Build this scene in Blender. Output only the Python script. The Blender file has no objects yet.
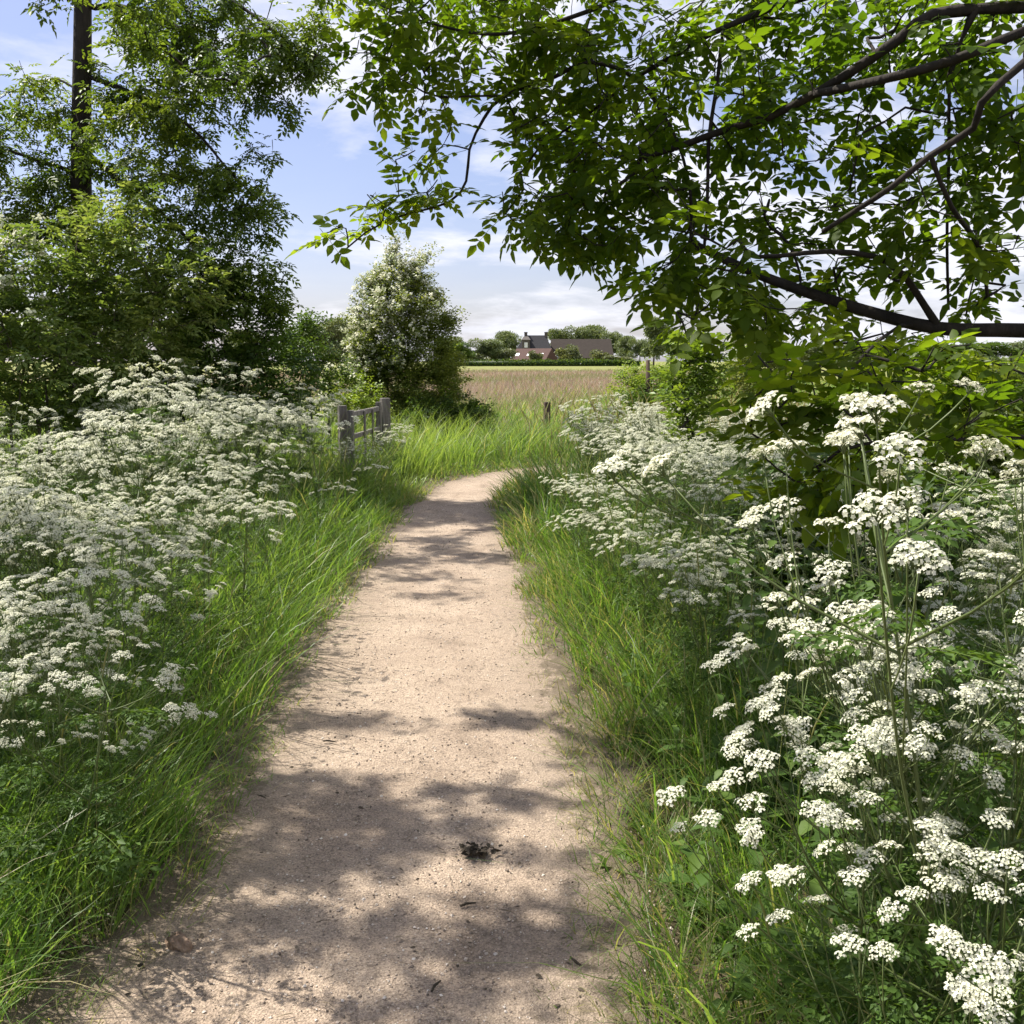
import bpy, math
import numpy as np
from mathutils import Matrix, Vector

rng = np.random.default_rng(11)
U = rng.uniform
SC = bpy.context.scene
COL = SC.collection
R = math.radians

# ------------------------------------------------------------------ camera
F, HZ, CAMZ = 1000.0, 361.0, 1.60
TH = math.atan((512 - HZ) / F)
CT, ST = math.cos(TH), math.sin(TH)
cam = bpy.data.cameras.new("camera")
cam.sensor_width = 36.0
cam.lens = F / 1024 * 36.0
cam.clip_start, cam.clip_end = 0.05, 4000
cam_o = bpy.data.objects.new("camera", cam)
COL.objects.link(cam_o)
cam_o.location = (0, 0, CAMZ)
cam_o.rotation_euler = (math.pi / 2 - TH, 0, 0)
SC.camera = cam_o


def P(px, py, d):
    """world point seen at a pixel, d metres ahead"""
    a, b = (px - 512) / F, (512 - py) / F
    v = np.array([a, CT + b * ST, -ST + b * CT])
    return np.array([0, 0, CAMZ]) + v * (d / v[1])


def G(px, py):
    a, b = (px - 512) / F, (512 - py) / F
    v = np.array([a, CT + b * ST, -ST + b * CT])
    return np.array([0, 0, CAMZ]) + v * (CAMZ / -v[2])


# ------------------------------------------------------------------ sun
EL, AZ = R(54), R(62)            # azimuth: left of straight ahead
SUN = np.array([-math.sin(AZ) * math.cos(EL), math.cos(AZ) * math.cos(EL), math.sin(EL)])
sl = bpy.data.lights.new("sun", 'SUN')
sl.energy, sl.angle, sl.color = 5.0, R(0.6), (1.0, 0.95, 0.87)
so = bpy.data.objects.new("sun", sl)
COL.objects.link(so)
so.rotation_euler = Vector(SUN).to_track_quat('Z', 'Y').to_euler()

w = bpy.data.worlds.new("World")
SC.world = w
w.use_nodes = True
nt = w.node_tree
nt.nodes.clear()


def nd(t, kind, **kw):
    n = t.nodes.new(kind)
    for k, v in kw.items():
        if k.startswith('i_'):
            n.inputs[k[2:]].default_value = v
        elif k.startswith('n_'):
            n.inputs[int(k[2:])].default_value = v
        else:
            setattr(n, k, v)
    return n


out = nd(nt, 'ShaderNodeOutputWorld')
bg = nd(nt, 'ShaderNodeBackground', i_Strength=0.074)
sky = nd(nt, 'ShaderNodeTexSky', sky_type='NISHITA', sun_disc=False, sun_elevation=EL,
         sun_rotation=-AZ, air_density=1.0, dust_density=1.2, ozone_density=1.6)
tc = nd(nt, 'ShaderNodeTexCoord')
sep = nd(nt, 'ShaderNodeSeparateXYZ')
nt.links.new(tc.outputs['Generated'], sep.inputs[0])


def mth(t, op, a, b=None, clamp=False):
    n = nd(t, 'ShaderNodeMath', operation=op, use_clamp=clamp)
    for i, v in enumerate((a, b)):
        if v is None:
            continue
        if isinstance(v, (int, float)):
            n.inputs[i].default_value = v
        else:
            t.links.new(v, n.inputs[i])
    return n.outputs[0]


zz = mth(nt, 'ADD', mth(nt, 'MAXIMUM', sep.outputs[2], 0.0), 0.24)
cx = mth(nt, 'DIVIDE', sep.outputs[0], zz)
cy = mth(nt, 'DIVIDE', sep.outputs[1], zz)
comb = nd(nt, 'ShaderNodeCombineXYZ')
nt.links.new(cx, comb.inputs[0])
nt.links.new(mth(nt, 'MULTIPLY', cy, 1.25), comb.inputs[1])
mp = nd(nt, 'ShaderNodeMapping')
mp.inputs['Location'].default_value = (3.1, 1.7, 0)
nt.links.new(comb.outputs[0], mp.inputs[0])
n1 = nd(nt, 'ShaderNodeTexNoise', i_Scale=1.15, i_Detail=7.0, i_Roughness=0.52, i_Distortion=0.4)
nt.links.new(mp.outputs[0], n1.inputs['Vector'])
n2 = nd(nt, 'ShaderNodeTexNoise', i_Scale=4.2, i_Detail=8.0, i_Roughness=0.6, i_Distortion=0.2)
nt.links.new(mp.outputs[0], n2.inputs['Vector'])
ds = mth(nt, 'ADD', mth(nt, 'MULTIPLY', n1.outputs[0], 0.72), mth(nt, 'MULTIPLY', n2.outputs[0], 0.28))
# more cloud to the right and low down, as over the field
ds = mth(nt, 'ADD', ds, mth(nt, 'MULTIPLY', sep.outputs[0], 0.20))
cr = nd(nt, 'ShaderNodeValToRGB')
cr.color_ramp.elements[0].position, cr.color_ramp.elements[0].color = 0.455, (0, 0, 0, 1)
cr.color_ramp.elements[1].position, cr.color_ramp.elements[1].color = 0.585, (1, 1, 1, 1)
nt.links.new(ds, cr.inputs[0])
hz = nd(nt, 'ShaderNodeMapRange', n_1=0.0, n_2=0.16, n_3=0.30, n_4=0.10)
nt.links.new(sep.outputs[2], hz.inputs[0])
cf = mth(nt, 'MAXIMUM', mth(nt, 'MULTIPLY', cr.outputs[0], 0.93), hz.outputs[0])
tintm = nd(nt, 'ShaderNodeMix', data_type='RGBA', blend_type='MULTIPLY')
tintm.inputs[0].default_value = 1.0
tintm.inputs[7].default_value = (.98, .92, 1.10, 1)
nt.links.new(sky.outputs[0], tintm.inputs[6])
mixc = nd(nt, 'ShaderNodeMix', data_type='RGBA')
nt.links.new(cf, mixc.inputs[0])
nt.links.new(tintm.outputs[2], mixc.inputs[6])
ccol = nd(nt, 'ShaderNodeMix', data_type='RGBA')
ccol.inputs[6].default_value = (5.6, 5.9, 7.2, 1)
ccol.inputs[7].default_value = (8.8, 8.7, 8.8, 1)
nt.links.new(n2.outputs[0], ccol.inputs[0])
nt.links.new(ccol.outputs[2], mixc.inputs[7])
nt.links.new(mixc.outputs[2], bg.inputs[0])
nt.links.new(bg.outputs[0], out.inputs[0])

# ------------------------------------------------------------------ materials


def mat(name):
    m = bpy.data.materials.new(name)
    m.use_nodes = True
    t = m.node_tree
    t.nodes.clear()
    o = nd(t, 'ShaderNodeOutputMaterial')
    return m, t, o


def ramp(t, fac, stops):
    r = nd(t, 'ShaderNodeValToRGB')
    e = r.color_ramp.elements
    while len(e) < len(stops):
        e.new(0.5)
    for el, (p, c) in zip(e, stops):
        el.position, el.color = p, (*c, 1)
    if fac is not None:
        t.links.new(fac, r.inputs[0])
    return r.outputs[0]


def attr(t, n):
    return nd(t, 'ShaderNodeAttribute', attribute_name=n).outputs['Fac']


def mixrgb(t, f, a, b, mode='MIX'):
    m = nd(t, 'ShaderNodeMix', data_type='RGBA', blend_type=mode)
    for i, v in ((0, f), (6, a), (7, b)):
        if isinstance(v, (int, float)):
            m.inputs[i].default_value = v
        elif isinstance(v, tuple):
            m.inputs[i].default_value = (*v, 1)
        else:
            t.links.new(v, m.inputs[i])
    return m.outputs[2]


def leafmat(name, stops, trans=0.4, tcol=(1.25, 1.2, 0.55), rough=0.45, spec=0.35, dry=None):
    m, t, o = mat(name)
    c = ramp(t, attr(t, 'rnd'), stops)
    if dry:
        c = mixrgb(t, attr(t, 'dry'), c, dry)
    p = nd(t, 'ShaderNodeBsdfPrincipled', i_Roughness=rough)
    p.inputs['Specular IOR Level'].default_value = spec
    t.links.new(c, p.inputs['Base Color'])
    tr = nd(t, 'ShaderNodeBsdfTranslucent')
    t.links.new(mixrgb(t, 1.0, c, tcol, 'MULTIPLY'), tr.inputs[0])
    mx = nd(t, 'ShaderNodeMixShader', i_Fac=trans)
    t.links.new(p.outputs[0], mx.inputs[1])
    t.links.new(tr.outputs[0], mx.inputs[2])
    t.links.new(mx.outputs[0], o.inputs[0])
    return m


def rough(name, stops, scale=8.0, rgh=0.85, bump=0.3, bscale=None, detail=6.0, stretch=None):
    m, t, o = mat(name)
    tcn = nd(t, 'ShaderNodeTexCoord')
    vec = tcn.outputs['Object']
    if stretch:
        mpn = nd(t, 'ShaderNodeMapping')
        mpn.inputs['Scale'].default_value = stretch
        t.links.new(vec, mpn.inputs[0])
        vec = mpn.outputs[0]
    nz = nd(t, 'ShaderNodeTexNoise', i_Scale=scale, i_Detail=detail, i_Roughness=0.6)
    t.links.new(vec, nz.inputs['Vector'])
    p = nd(t, 'ShaderNodeBsdfPrincipled', i_Roughness=rgh)
    p.inputs['Specular IOR Level'].default_value = 0.25
    t.links.new(ramp(t, nz.outputs[0], stops), p.inputs['Base Color'])
    nb = nd(t, 'ShaderNodeTexNoise', i_Scale=bscale or scale * 3, i_Detail=6.0)
    t.links.new(vec, nb.inputs['Vector'])
    b = nd(t, 'ShaderNodeBump', i_Strength=bump, i_Distance=0.02)
    t.links.new(nb.outputs[0], b.inputs['Height'])
    t.links.new(b.outputs[0], p.inputs['Normal'])
    t.links.new(p.outputs[0], o.inputs[0])
    return m


M_ASH = leafmat('ash_leaf', [(0, (.045, .090, .012)), (.5, (.085, .145, .016)), (1, (.17, .225, .026))], .68, (1.6, 1.55, .36), .5, .2)
M_TALL = leafmat('tall_tree_leaf', [(0, (.050, .095, .016)), (.5, (.105, .165, .026)), (1, (.20, .255, .05))], .48, (1.35, 1.3, .5))
M_ELDER = leafmat('elder_leaf', [(0, (.070, .125, .028)), (.5, (.16, .225, .055)), (1, (.34, .385, .14))], .5, (1.25, 1.22, .55))
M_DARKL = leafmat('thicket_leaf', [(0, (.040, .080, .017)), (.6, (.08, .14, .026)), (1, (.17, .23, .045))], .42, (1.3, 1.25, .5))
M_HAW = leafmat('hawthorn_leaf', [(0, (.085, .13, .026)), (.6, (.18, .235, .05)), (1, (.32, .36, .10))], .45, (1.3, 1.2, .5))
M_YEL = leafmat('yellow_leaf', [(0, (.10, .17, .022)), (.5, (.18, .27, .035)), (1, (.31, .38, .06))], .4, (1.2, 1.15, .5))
M_FAR = leafmat('far_tree_leaf', [(0, (.10, .14, .055)), (.5, (.16, .205, .08)), (1, (.24, .28, .12))], .25, (1.2, 1.15, .6))
M_FARP = leafmat('far_pale_leaf', [(0, (.10, .125, .055)), (.5, (.15, .175, .075)), (1, (.24, .25, .11))], .25, (1.2, 1.15, .6))
M_GRASS = leafmat('grass_blade', [(0, (.048, .112, .022)), (.45, (.112, .210, .042)), (1, (.25, .335, .095))], .5, (1.35, 1.35, .55), .42, .4, dry=(.40, .34, .19))
M_RED = leafmat('sorrel_stalk', [(0, (.26, .18, .145)), (.5, (.38, .28, .22)), (1, (.48, .40, .29))], .3, (1.1, 1, .8), dry=(.18, .25, .06))
M_WEED = leafmat('weed_leaf', [(0, (.045, .095, .018)), (.6, (.08, .145, .026)), (1, (.14, .21, .04))], .4, (1.35, 1.3, .45), .55, .2)
M_STEM = leafmat('green_stem', [(0, (.07, .11, .03)), (1, (.14, .17, .05))], .15)
M_FLOWER = leafmat('white_petal', [(0, (.36, .42, .20)), (.22, (.60, .62, .44)), (.6, (.72, .71, .55)), (1, (.81, .80, .65))], .3, (1, 1, .92), .6, .2)
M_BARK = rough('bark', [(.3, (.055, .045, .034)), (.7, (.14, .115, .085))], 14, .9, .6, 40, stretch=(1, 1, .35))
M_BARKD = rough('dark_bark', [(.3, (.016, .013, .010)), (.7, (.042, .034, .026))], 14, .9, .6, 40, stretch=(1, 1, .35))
M_WOOD = rough('weathered_wood', [(.3, (.10, .09, .08)), (.7, (.24, .22, .20))], 6, .9, .5, 30, stretch=(6, 6, .6))
M_WOODD = rough('dark_wood', [(.3, (.05, .035, .025)), (.7, (.12, .085, .06))], 6, .9, .5, 30, stretch=(6, 6, .6))
M_DUNG = rough('dark_litter', [(.3, (.03, .025, .018)), (.7, (.10, .08, .055))], 60, .9, .5)
M_STONE = rough('brown_stone', [(.3, (.12, .075, .05)), (.7, (.38, .27, .19))], 25, .85, .6, 90)
M_GRIT = leafmat('grit', [(0, (.12, .095, .075)), (.35, (.34, .27, .21)), (.7, (.52, .43, .34)), (1, (.74, .67, .58))], 0.0, (1, 1, 1), .8, .3)
M_LITTER = leafmat('leaf_litter', [(0, (.035, .028, .02)), (.6, (.11, .085, .06)), (1, (.30, .24, .16))], 0.1, (1, 1, 1), .8, .2)
M_BRICKG = rough('grey_plaster', [(.3, (.09, .08, .07)), (.7, (.13, .115, .10))], 2, .9, .2)
M_SLATE = rough('slate_roof', [(.3, (.028, .027, .030)), (.7, (.05, .048, .052))], 3, .8, .3)
M_THATCH = rough('thatched_roof', [(.3, (.036, .028, .023)), (.7, (.062, .050, .041))], 2.5, .95, .4, stretch=(.4, 2, 2))
M_REDTILE = rough('red_tile', [(.3, (.058, .030, .024)), (.7, (.095, .050, .040))], 3, .8, .3)
M_REDBRICK = rough('red_brick', [(.3, (.09, .042, .034)), (.7, (.13, .062, .048))], 3, .9, .3)
M_WHITE = rough('white_paint', [(.3, (.72, .72, .72)), (.7, (.82, .82, .82))], 3, .6, .0)


def glassmat():
    m, t, o = mat('window_glass')
    p = nd(t, 'ShaderNodeBsdfPrincipled', i_Roughness=.08)
    p.inputs['Base Color'].default_value = (.03, .035, .04, 1)
    t.links.new(p.outputs[0], o.inputs[0])
    return m


M_GLASS = glassmat()


def skylightmat():
    m, t, o = mat('skylight_sheet')
    p = nd(t, 'ShaderNodeBsdfPrincipled', i_Roughness=.25)
    p.inputs['Base Color'].default_value = (.8, .82, .84, 1)
    t.links.new(p.outputs[0], o.inputs[0])
    return m


M_SKYL = skylightmat()


def pathmat():
    m, t, o = mat('crushed_stone_path')
    tcn = nd(t, 'ShaderNodeTexCoord')
    v = tcn.outputs['Object']
    big = nd(t, 'ShaderNodeTexNoise', i_Scale=2.1, i_Detail=8.0, i_Roughness=.68, i_Distortion=.4)
    t.links.new(v, big.inputs['Vector'])
    fine = nd(t, 'ShaderNodeTexNoise', i_Scale=160.0, i_Detail=4.0, i_Roughness=.75)
    t.links.new(v, fine.inputs['Vector'])
    vor = nd(t, 'ShaderNodeTexVoronoi', i_Scale=150.0)
    t.links.new(v, vor.inputs['Vector'])
    c = ramp(t, big.outputs[0], [(.25, (.225, .172, .126)), (.45, (.365, .284, .212)), (.62, (.43, .340, .256)), (.8, (.50, .405, .31))])
    c2 = ramp(t, fine.outputs[0], [(.32, (.34, .32, .30)), (.5, (.95, .95, .95)), (.68, (1.5, 1.48, 1.45))])
    c = mixrgb(t, .9, c, c2, 'MULTIPLY')
    sp = ramp(t, vor.outputs['Color'], [(.0, (.42, .40, .38)), (.35, (.95, .95, .95)), (.8, (1.0, 1.0, 1.0)), (1.0, (1.55, 1.55, 1.5))])
    c = mixrgb(t, .7, c, sp, 'MULTIPLY')
    # trodden soil and moss on the two margins, kept in an attribute of the sheet
    soil = nd(t, 'ShaderNodeTexNoise', i_Scale=7.0, i_Detail=9.0, i_Roughness=.78)
    t.links.new(v, soil.inputs['Vector'])
    sc = ramp(t, soil.outputs[0], [(.3, (.045, .036, .022)), (.5, (.11, .088, .055)), (.7, (.22, .18, .115))])
    ed = mth(t, 'ADD', attr(t, 'edge'), mth(t, 'MULTIPLY', mth(t, 'SUBTRACT', soil.outputs[0], .5), 2.6), clamp=True)
    ef = ramp(t, ed, [(.40, (0, 0, 0)), (.62, (1, 1, 1))])
    c = mixrgb(t, ef, c, sc)
    ac = mth(t, 'ADD', attr(t, 'across'), mth(t, 'MULTIPLY', mth(t, 'SUBTRACT', big.outputs[0], .5), 1.6), clamp=True)
    c = mixrgb(t, mth(t, 'MULTIPLY', ramp(t, ac, [(.40, (0, 0, 0)), (.95, (1, 1, 1))]), .55), c, (.16, .125, .092))
    # damp dark specks and crumbs
    dk = nd(t, 'ShaderNodeTexNoise', i_Scale=26.0, i_Detail=5.0, i_Roughness=.7)
    t.links.new(v, dk.inputs['Vector'])
    c = mixrgb(t, ramp(t, dk.outputs[0], [(.54, (0, 0, 0)), (.68, (.8, .8, .8))]), c, (.15, .118, .09))
    p = nd(t, 'ShaderNodeBsdfPrincipled', i_Roughness=.9)
    p.inputs['Specular IOR Level'].default_value = .2
    t.links.new(c, p.inputs['Base Color'])
    h = mth(t, 'ADD', mth(t, 'MULTIPLY', fine.outputs[0], .6), mth(t, 'MULTIPLY', vor.outputs['Distance'], .8))
    b = nd(t, 'ShaderNodeBump', i_Strength=.7, i_Distance=.007)
    t.links.new(h, b.inputs['Height'])
    t.links.new(b.outputs[0], p.inputs['Normal'])
    t.links.new(p.outputs[0], o.inputs[0])
    return m


def groundmat():
    m, t, o = mat('meadow_ground')
    tcn = nd(t, 'ShaderNodeTexCoord')
    v = tcn.outputs['Object']
    sp_ = nd(t, 'ShaderNodeSeparateXYZ')
    t.links.new(v, sp_.inputs[0])
    wob = nd(t, 'ShaderNodeTexNoise', i_Scale=.05, i_Detail=5.0)
    t.links.new(v, wob.inputs['Vector'])
    y = mth(t, 'ADD', sp_.outputs[1], mth(t, 'MULTIPLY', mth(t, 'SUBTRACT', wob.outputs[0], .5), 40.0))
    yy = mth(t, 'DIVIDE', y, 400.0, clamp=True)
    fine = nd(t, 'ShaderNodeTexNoise', i_Scale=5.0, i_Detail=8.0, i_Roughness=.7)
    t.links.new(v, fine.inputs['Vector'])
    near = ramp(t, fine.outputs[0], [(.3, (.030, .026, .014)), (.5, (.075, .062, .036)), (.7, (.17, .14, .085))])
    mid = ramp(t, fine.outputs[0], [(.3, (.17, .15, .08)), (.5, (.27, .21, .15)), (.7, (.34, .29, .18))])
    far = ramp(t, fine.outputs[0], [(.3, (.13, .155, .045)), (.5, (.19, .20, .065)), (.7, (.27, .25, .11))])
    c = mixrgb(t, ramp(t, yy, [(.06, (0, 0, 0)), (.09, (1, 1, 1))]), near, mid)
    c = mixrgb(t, ramp(t, yy, [(.20, (0, 0, 0)), (.36, (1, 1, 1))]), c, far)
    # green hay to the right of the rough strip
    xx = mth(t, 'DIVIDE', mth(t, 'SUBTRACT', sp_.outputs[0], mth(t, 'MULTIPLY', sp_.outputs[1], .17)), 10.0, clamp=True)
    c = mixrgb(t, mth(t, 'MULTIPLY', xx, ramp(t, yy, [(.06, (0, 0, 0)), (.09, (1, 1, 1))])), c, far)
    p = nd(t, 'ShaderNodeBsdfPrincipled', i_Roughness=.95)
    p.inputs['Specular IOR Level'].default_value = .1
    t.links.new(c, p.inputs['Base Color'])
    b = nd(t, 'ShaderNodeBump', i_Strength=.6, i_Distance=.05)
    t.links.new(fine.outputs[0], b.inputs['Height'])
    t.links.new(b.outputs[0], p.inputs['Normal'])
    t.links.new(p.outputs[0], o.inputs[0])
    return m


# ------------------------------------------------------------------ mesh tools
class T:
    """a small template: vertices, flat loops, face sizes, material index per face, rnd offset per vertex"""

    def __init__(s, v=(), faces=(), mi=0):
        s.v = np.asarray(v, float).reshape(-1, 3)
        s.loops = np.array([i for f in faces for i in f], int)
        s.sizes = np.array([len(f) for f in faces], int)
        s.mi = np.full(len(s.sizes), mi, int)
        s.rnd = np.zeros(len(s.v))
        s.dry = np.zeros(len(s.v))

    def moved(s, mtx=None, off=None):
        r = T()
        r.v = s.v.copy() if mtx is None else s.v @ np.asarray(mtx).T
        if off is not None:
            r.v = r.v + np.asarray(off)
        r.loops, r.sizes, r.mi, r.rnd, r.dry = s.loops, s.sizes, s.mi, s.rnd.copy(), s.dry.copy()
        return r

    def setmi(s, i):
        s.mi = np.full(len(s.sizes), i, int)
        return s

    def setr(s, r):
        s.rnd = np.full(len(s.v), float(r))
        return s


def cat(ts):
    ts = [t for t in ts if len(t.v)]
    r = T()
    if not ts:
        return r
    offs = np.cumsum([0] + [len(t.v) for t in ts[:-1]])
    r.v = np.concatenate([t.v for t in ts])
    r.loops = np.concatenate([t.loops + o for t, o in zip(ts, offs)])
    r.sizes = np.concatenate([t.sizes for t in ts])
    r.mi = np.concatenate([t.mi for t in ts])
    r.rnd = np.concatenate([t.rnd for t in ts])
    r.dry = np.concatenate([t.dry for t in ts])
    return r


def inst(t, mats, locs, rnd=None, dry=None):
    """n placed copies of a template merged into one template (mats n,3,3)"""
    n, k = len(locs), len(t.v)
    r = T()
    if n == 0:
        return r
    r.v = (np.einsum('nij,kj->nki', mats, t.v) + np.asarray(locs)[:, None, :]).reshape(-1, 3)
    r.loops = (t.loops[None, :] + (np.arange(n) * k)[:, None]).ravel()
    r.sizes = np.tile(t.sizes, n)
    r.mi = np.tile(t.mi, n)
    rr = U(0, 1, n) if rnd is None else np.asarray(rnd)
    r.rnd = np.clip(np.repeat(rr, k) + np.tile(t.rnd, n), 0, 1)
    r.dry = np.repeat(np.zeros(n) if dry is None else dry, k)
    return r


def mesh(name, t, mats, smooth=True, attrs=True):
    me = bpy.data.meshes.new(name)
    me.vertices.add(len(t.v))
    me.vertices.foreach_set('co', t.v.astype(np.float32).ravel())
    me.loops.add(len(t.loops))
    me.loops.foreach_set('vertex_index', t.loops.astype(np.int32))
    me.polygons.add(len(t.sizes))
    st = np.concatenate([[0], np.cumsum(t.sizes)[:-1]]).astype(np.int32)
    me.polygons.foreach_set('loop_start', st)
    for m in (mats if isinstance(mats, (list, tuple)) else [mats]):
        me.materials.append(m)
    me.polygons.foreach_set('material_index', t.mi.astype(np.int32))
    me.polygons.foreach_set('use_smooth', np.full(len(t.sizes), smooth))
    if attrs:
        a = me.attributes.new('rnd', 'FLOAT', 'POINT')
        a.data.foreach_set('value', t.rnd.astype(np.float32))
        if t.dry.any():
            a = me.attributes.new('dry', 'FLOAT', 'POINT')
            a.data.foreach_set('value', t.dry.astype(np.float32))
    me.update(calc_edges=True)
    return me


def link(name, data, parent=None, loc=None, mtx=None):
    o = bpy.data.objects.new(name, data)
    COL.objects.link(o)
    if parent is not None:
        o.parent = parent
    if mtx is not None:
        o.matrix_basis = mtx
    elif loc is not None:
        o.location = loc
    return o


def tag(o, label=None, cat_=None, group=None, kind=None):
    if label:
        o['label'] = label
    if cat_:
        o['category'] = cat_
    if group:
        o['group'] = group
    if kind:
        o['kind'] = kind
    return o


def thing(name, label, cat_, loc=(0, 0, 0), group=None):
    return tag(link(name, None, loc=loc), label, cat_, group)


def nrm(v):
    v = np.asarray(v, float)
    return v / np.maximum(np.linalg.norm(v, axis=-1, keepdims=True), 1e-9)


def frames(ax, up):
    """n,3,3 matrices whose columns are axis, side, normal"""
    x = nrm(ax)
    y = nrm(np.cross(up, x))
    z = np.cross(x, y)
    return np.stack([x, y, z], axis=-1)


def randdir(n, zlo=-1, zhi=1):
    a, z = U(0, 2 * math.pi, n), U(zlo, zhi, n)
    s = np.sqrt(1 - z * z)
    return np.stack([s * np.cos(a), s * np.sin(a), z], -1)


def tube(pts, rad, sides=5, cap=True):
    pts = np.asarray(pts, float)
    n = len(pts)
    rad = np.full(n, rad) if np.isscalar(rad) else np.asarray(rad)
    tan = nrm(np.gradient(pts, axis=0))
    ref = np.array([0.31, 0.17, 0.93]) if abs(tan[0][2]) < .8 else np.array([.9, .3, .1])
    sx = nrm(np.cross(tan, ref))
    sy = np.cross(tan, sx)
    a = np.arange(sides) * 2 * math.pi / sides
    ring = pts[:, None, :] + rad[:, None, None] * (np.cos(a)[None, :, None] * sx[:, None, :] + np.sin(a)[None, :, None] * sy[:, None, :])
    t = T()
    t.v = ring.reshape(-1, 3)
    i, j = np.meshgrid(np.arange(n - 1), np.arange(sides), indexing='ij')
    j2 = (j + 1) % sides
    q = np.stack([i * sides + j, i * sides + j2, (i + 1) * sides + j2, (i + 1) * sides + j], -1).reshape(-1, 4)
    t.loops = q.ravel()
    t.sizes = np.full(len(q), 4)
    if cap:
        t.loops = np.concatenate([t.loops, (n - 1) * sides + np.arange(sides)])
        t.sizes = np.append(t.sizes, sides)
    t.mi = np.zeros(len(t.sizes), int)
    t.rnd = np.full(len(t.v), .5)
    t.dry = np.zeros(len(t.v))
    return t


def box(x0, x1, y0, y1, z0, z1, mi=0):
    v = [(x, y, z) for z in (z0, z1) for y in (y0, y1) for x in (x0, x1)]
    f = [(0, 2, 3, 1), (4, 5, 7, 6), (0, 1, 5, 4), (2, 6, 7, 3), (0, 4, 6, 2), (1, 3, 7, 5)]
    return T(v, f, mi)


def bevel_obj(o, wdt):
    b = o.modifiers.new('bevel', 'BEVEL')
    b.width, b.segments, b.limit_method = wdt, 2, 'ANGLE'
    return o


# ------------------------------------------------------------------ leaves
def leaflet(l, wd, fold=.18, droop=.12):
    xs = [0, .28 * l, .62 * l, l]
    ws = [0, .5 * wd, .42 * wd, 0]
    z = [0, -.02 * l, -droop * l * .5, -droop * l]
    v = [(0, 0, 0)]
    for k in (1, 2):
        v += [(xs[k], ws[k], z[k] + fold * ws[k]), (xs[k], 0, z[k]), (xs[k], -ws[k], z[k] + fold * ws[k])]
    v.append((xs[3], 0, z[3]))
    return T(v, [(0, 2, 1), (0, 3, 2), (1, 2, 5, 4), (2, 3, 6, 5), (4, 5, 7), (5, 6, 7)])


def quadleaf(l, wd, fold=.25):
    v = [(0, 0, 0), (.45 * l, .5 * wd, fold * wd), (l, 0, -.06 * l), (.45 * l, -.5 * wd, fold * wd)]
    return T(v, [(0, 2, 1), (0, 3, 2)])


def rotz(a):
    c, s = math.cos(a), math.sin(a)
    return np.array([[c, -s, 0], [s, c, 0], [0, 0, 1]])


def roty(a):
    c, s = math.cos(a), math.sin(a)
    return np.array([[c, 0, s], [0, 1, 0], [-s, 0, c]])


def rotx(a):
    c, s = math.cos(a), math.sin(a)
    return np.array([[1, 0, 0], [0, c, -s], [0, s, c]])


def pinnate(pairs=3, L=.15, l=.055, wd=.024, lo=False, droop=.25):
    mk = (lambda a, b: quadleaf(a, b)) if lo else (lambda a, b: leaflet(a, b))
    ts = []
    xs = np.linspace(.35, .88, pairs) * L
    zf = lambda x: -droop * L * (x / L) ** 2
    for i, x in enumerate(xs):
        for sgn in (-1, 1):
            s = U(.85, 1.1) * (1 - .12 * abs(i - pairs / 2))
            m = rotz(sgn * U(.85, 1.15)) @ roty(U(0.0, .35)) @ rotx(U(-.3, .3))
            ts.append(mk(l * s, wd * s).moved(m, (x, 0, zf(x))).setr(U(-.08, .08)))
    ts.append(mk(l * 1.1, wd * 1.1).moved(roty(.35), (L, 0, zf(L))))
    if not lo:
        ts.append(tube([(0, 0, 0), (L * .5, 0, zf(L * .5)), (L, 0, zf(L))], [.0013, .001, .0007], 3, False))
    return cat(ts)


# ------------------------------------------------------------------ trees
def polyl(pts, step):
    pts = np.asarray(pts, float)
    # Catmull-Rom through the points
    q = np.vstack([2 * pts[0] - pts[1], pts, 2 * pts[-1] - pts[-2]])
    outp = [pts[0]]
    for i in range(len(pts) - 1):
        p0, p1, p2, p3 = q[i:i + 4]
        n = max(2, int(np.linalg.norm(p2 - p1) / step))
        for k in range(1, n + 1):
            t = k / n
            outp.append(.5 * ((2 * p1) + (-p0 + p2) * t + (2 * p0 - 5 * p1 + 4 * p2 - p3) * t * t + (-p0 + 3 * p1 - 3 * p2 + p3) * t ** 3))
    return np.array(outp)


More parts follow.
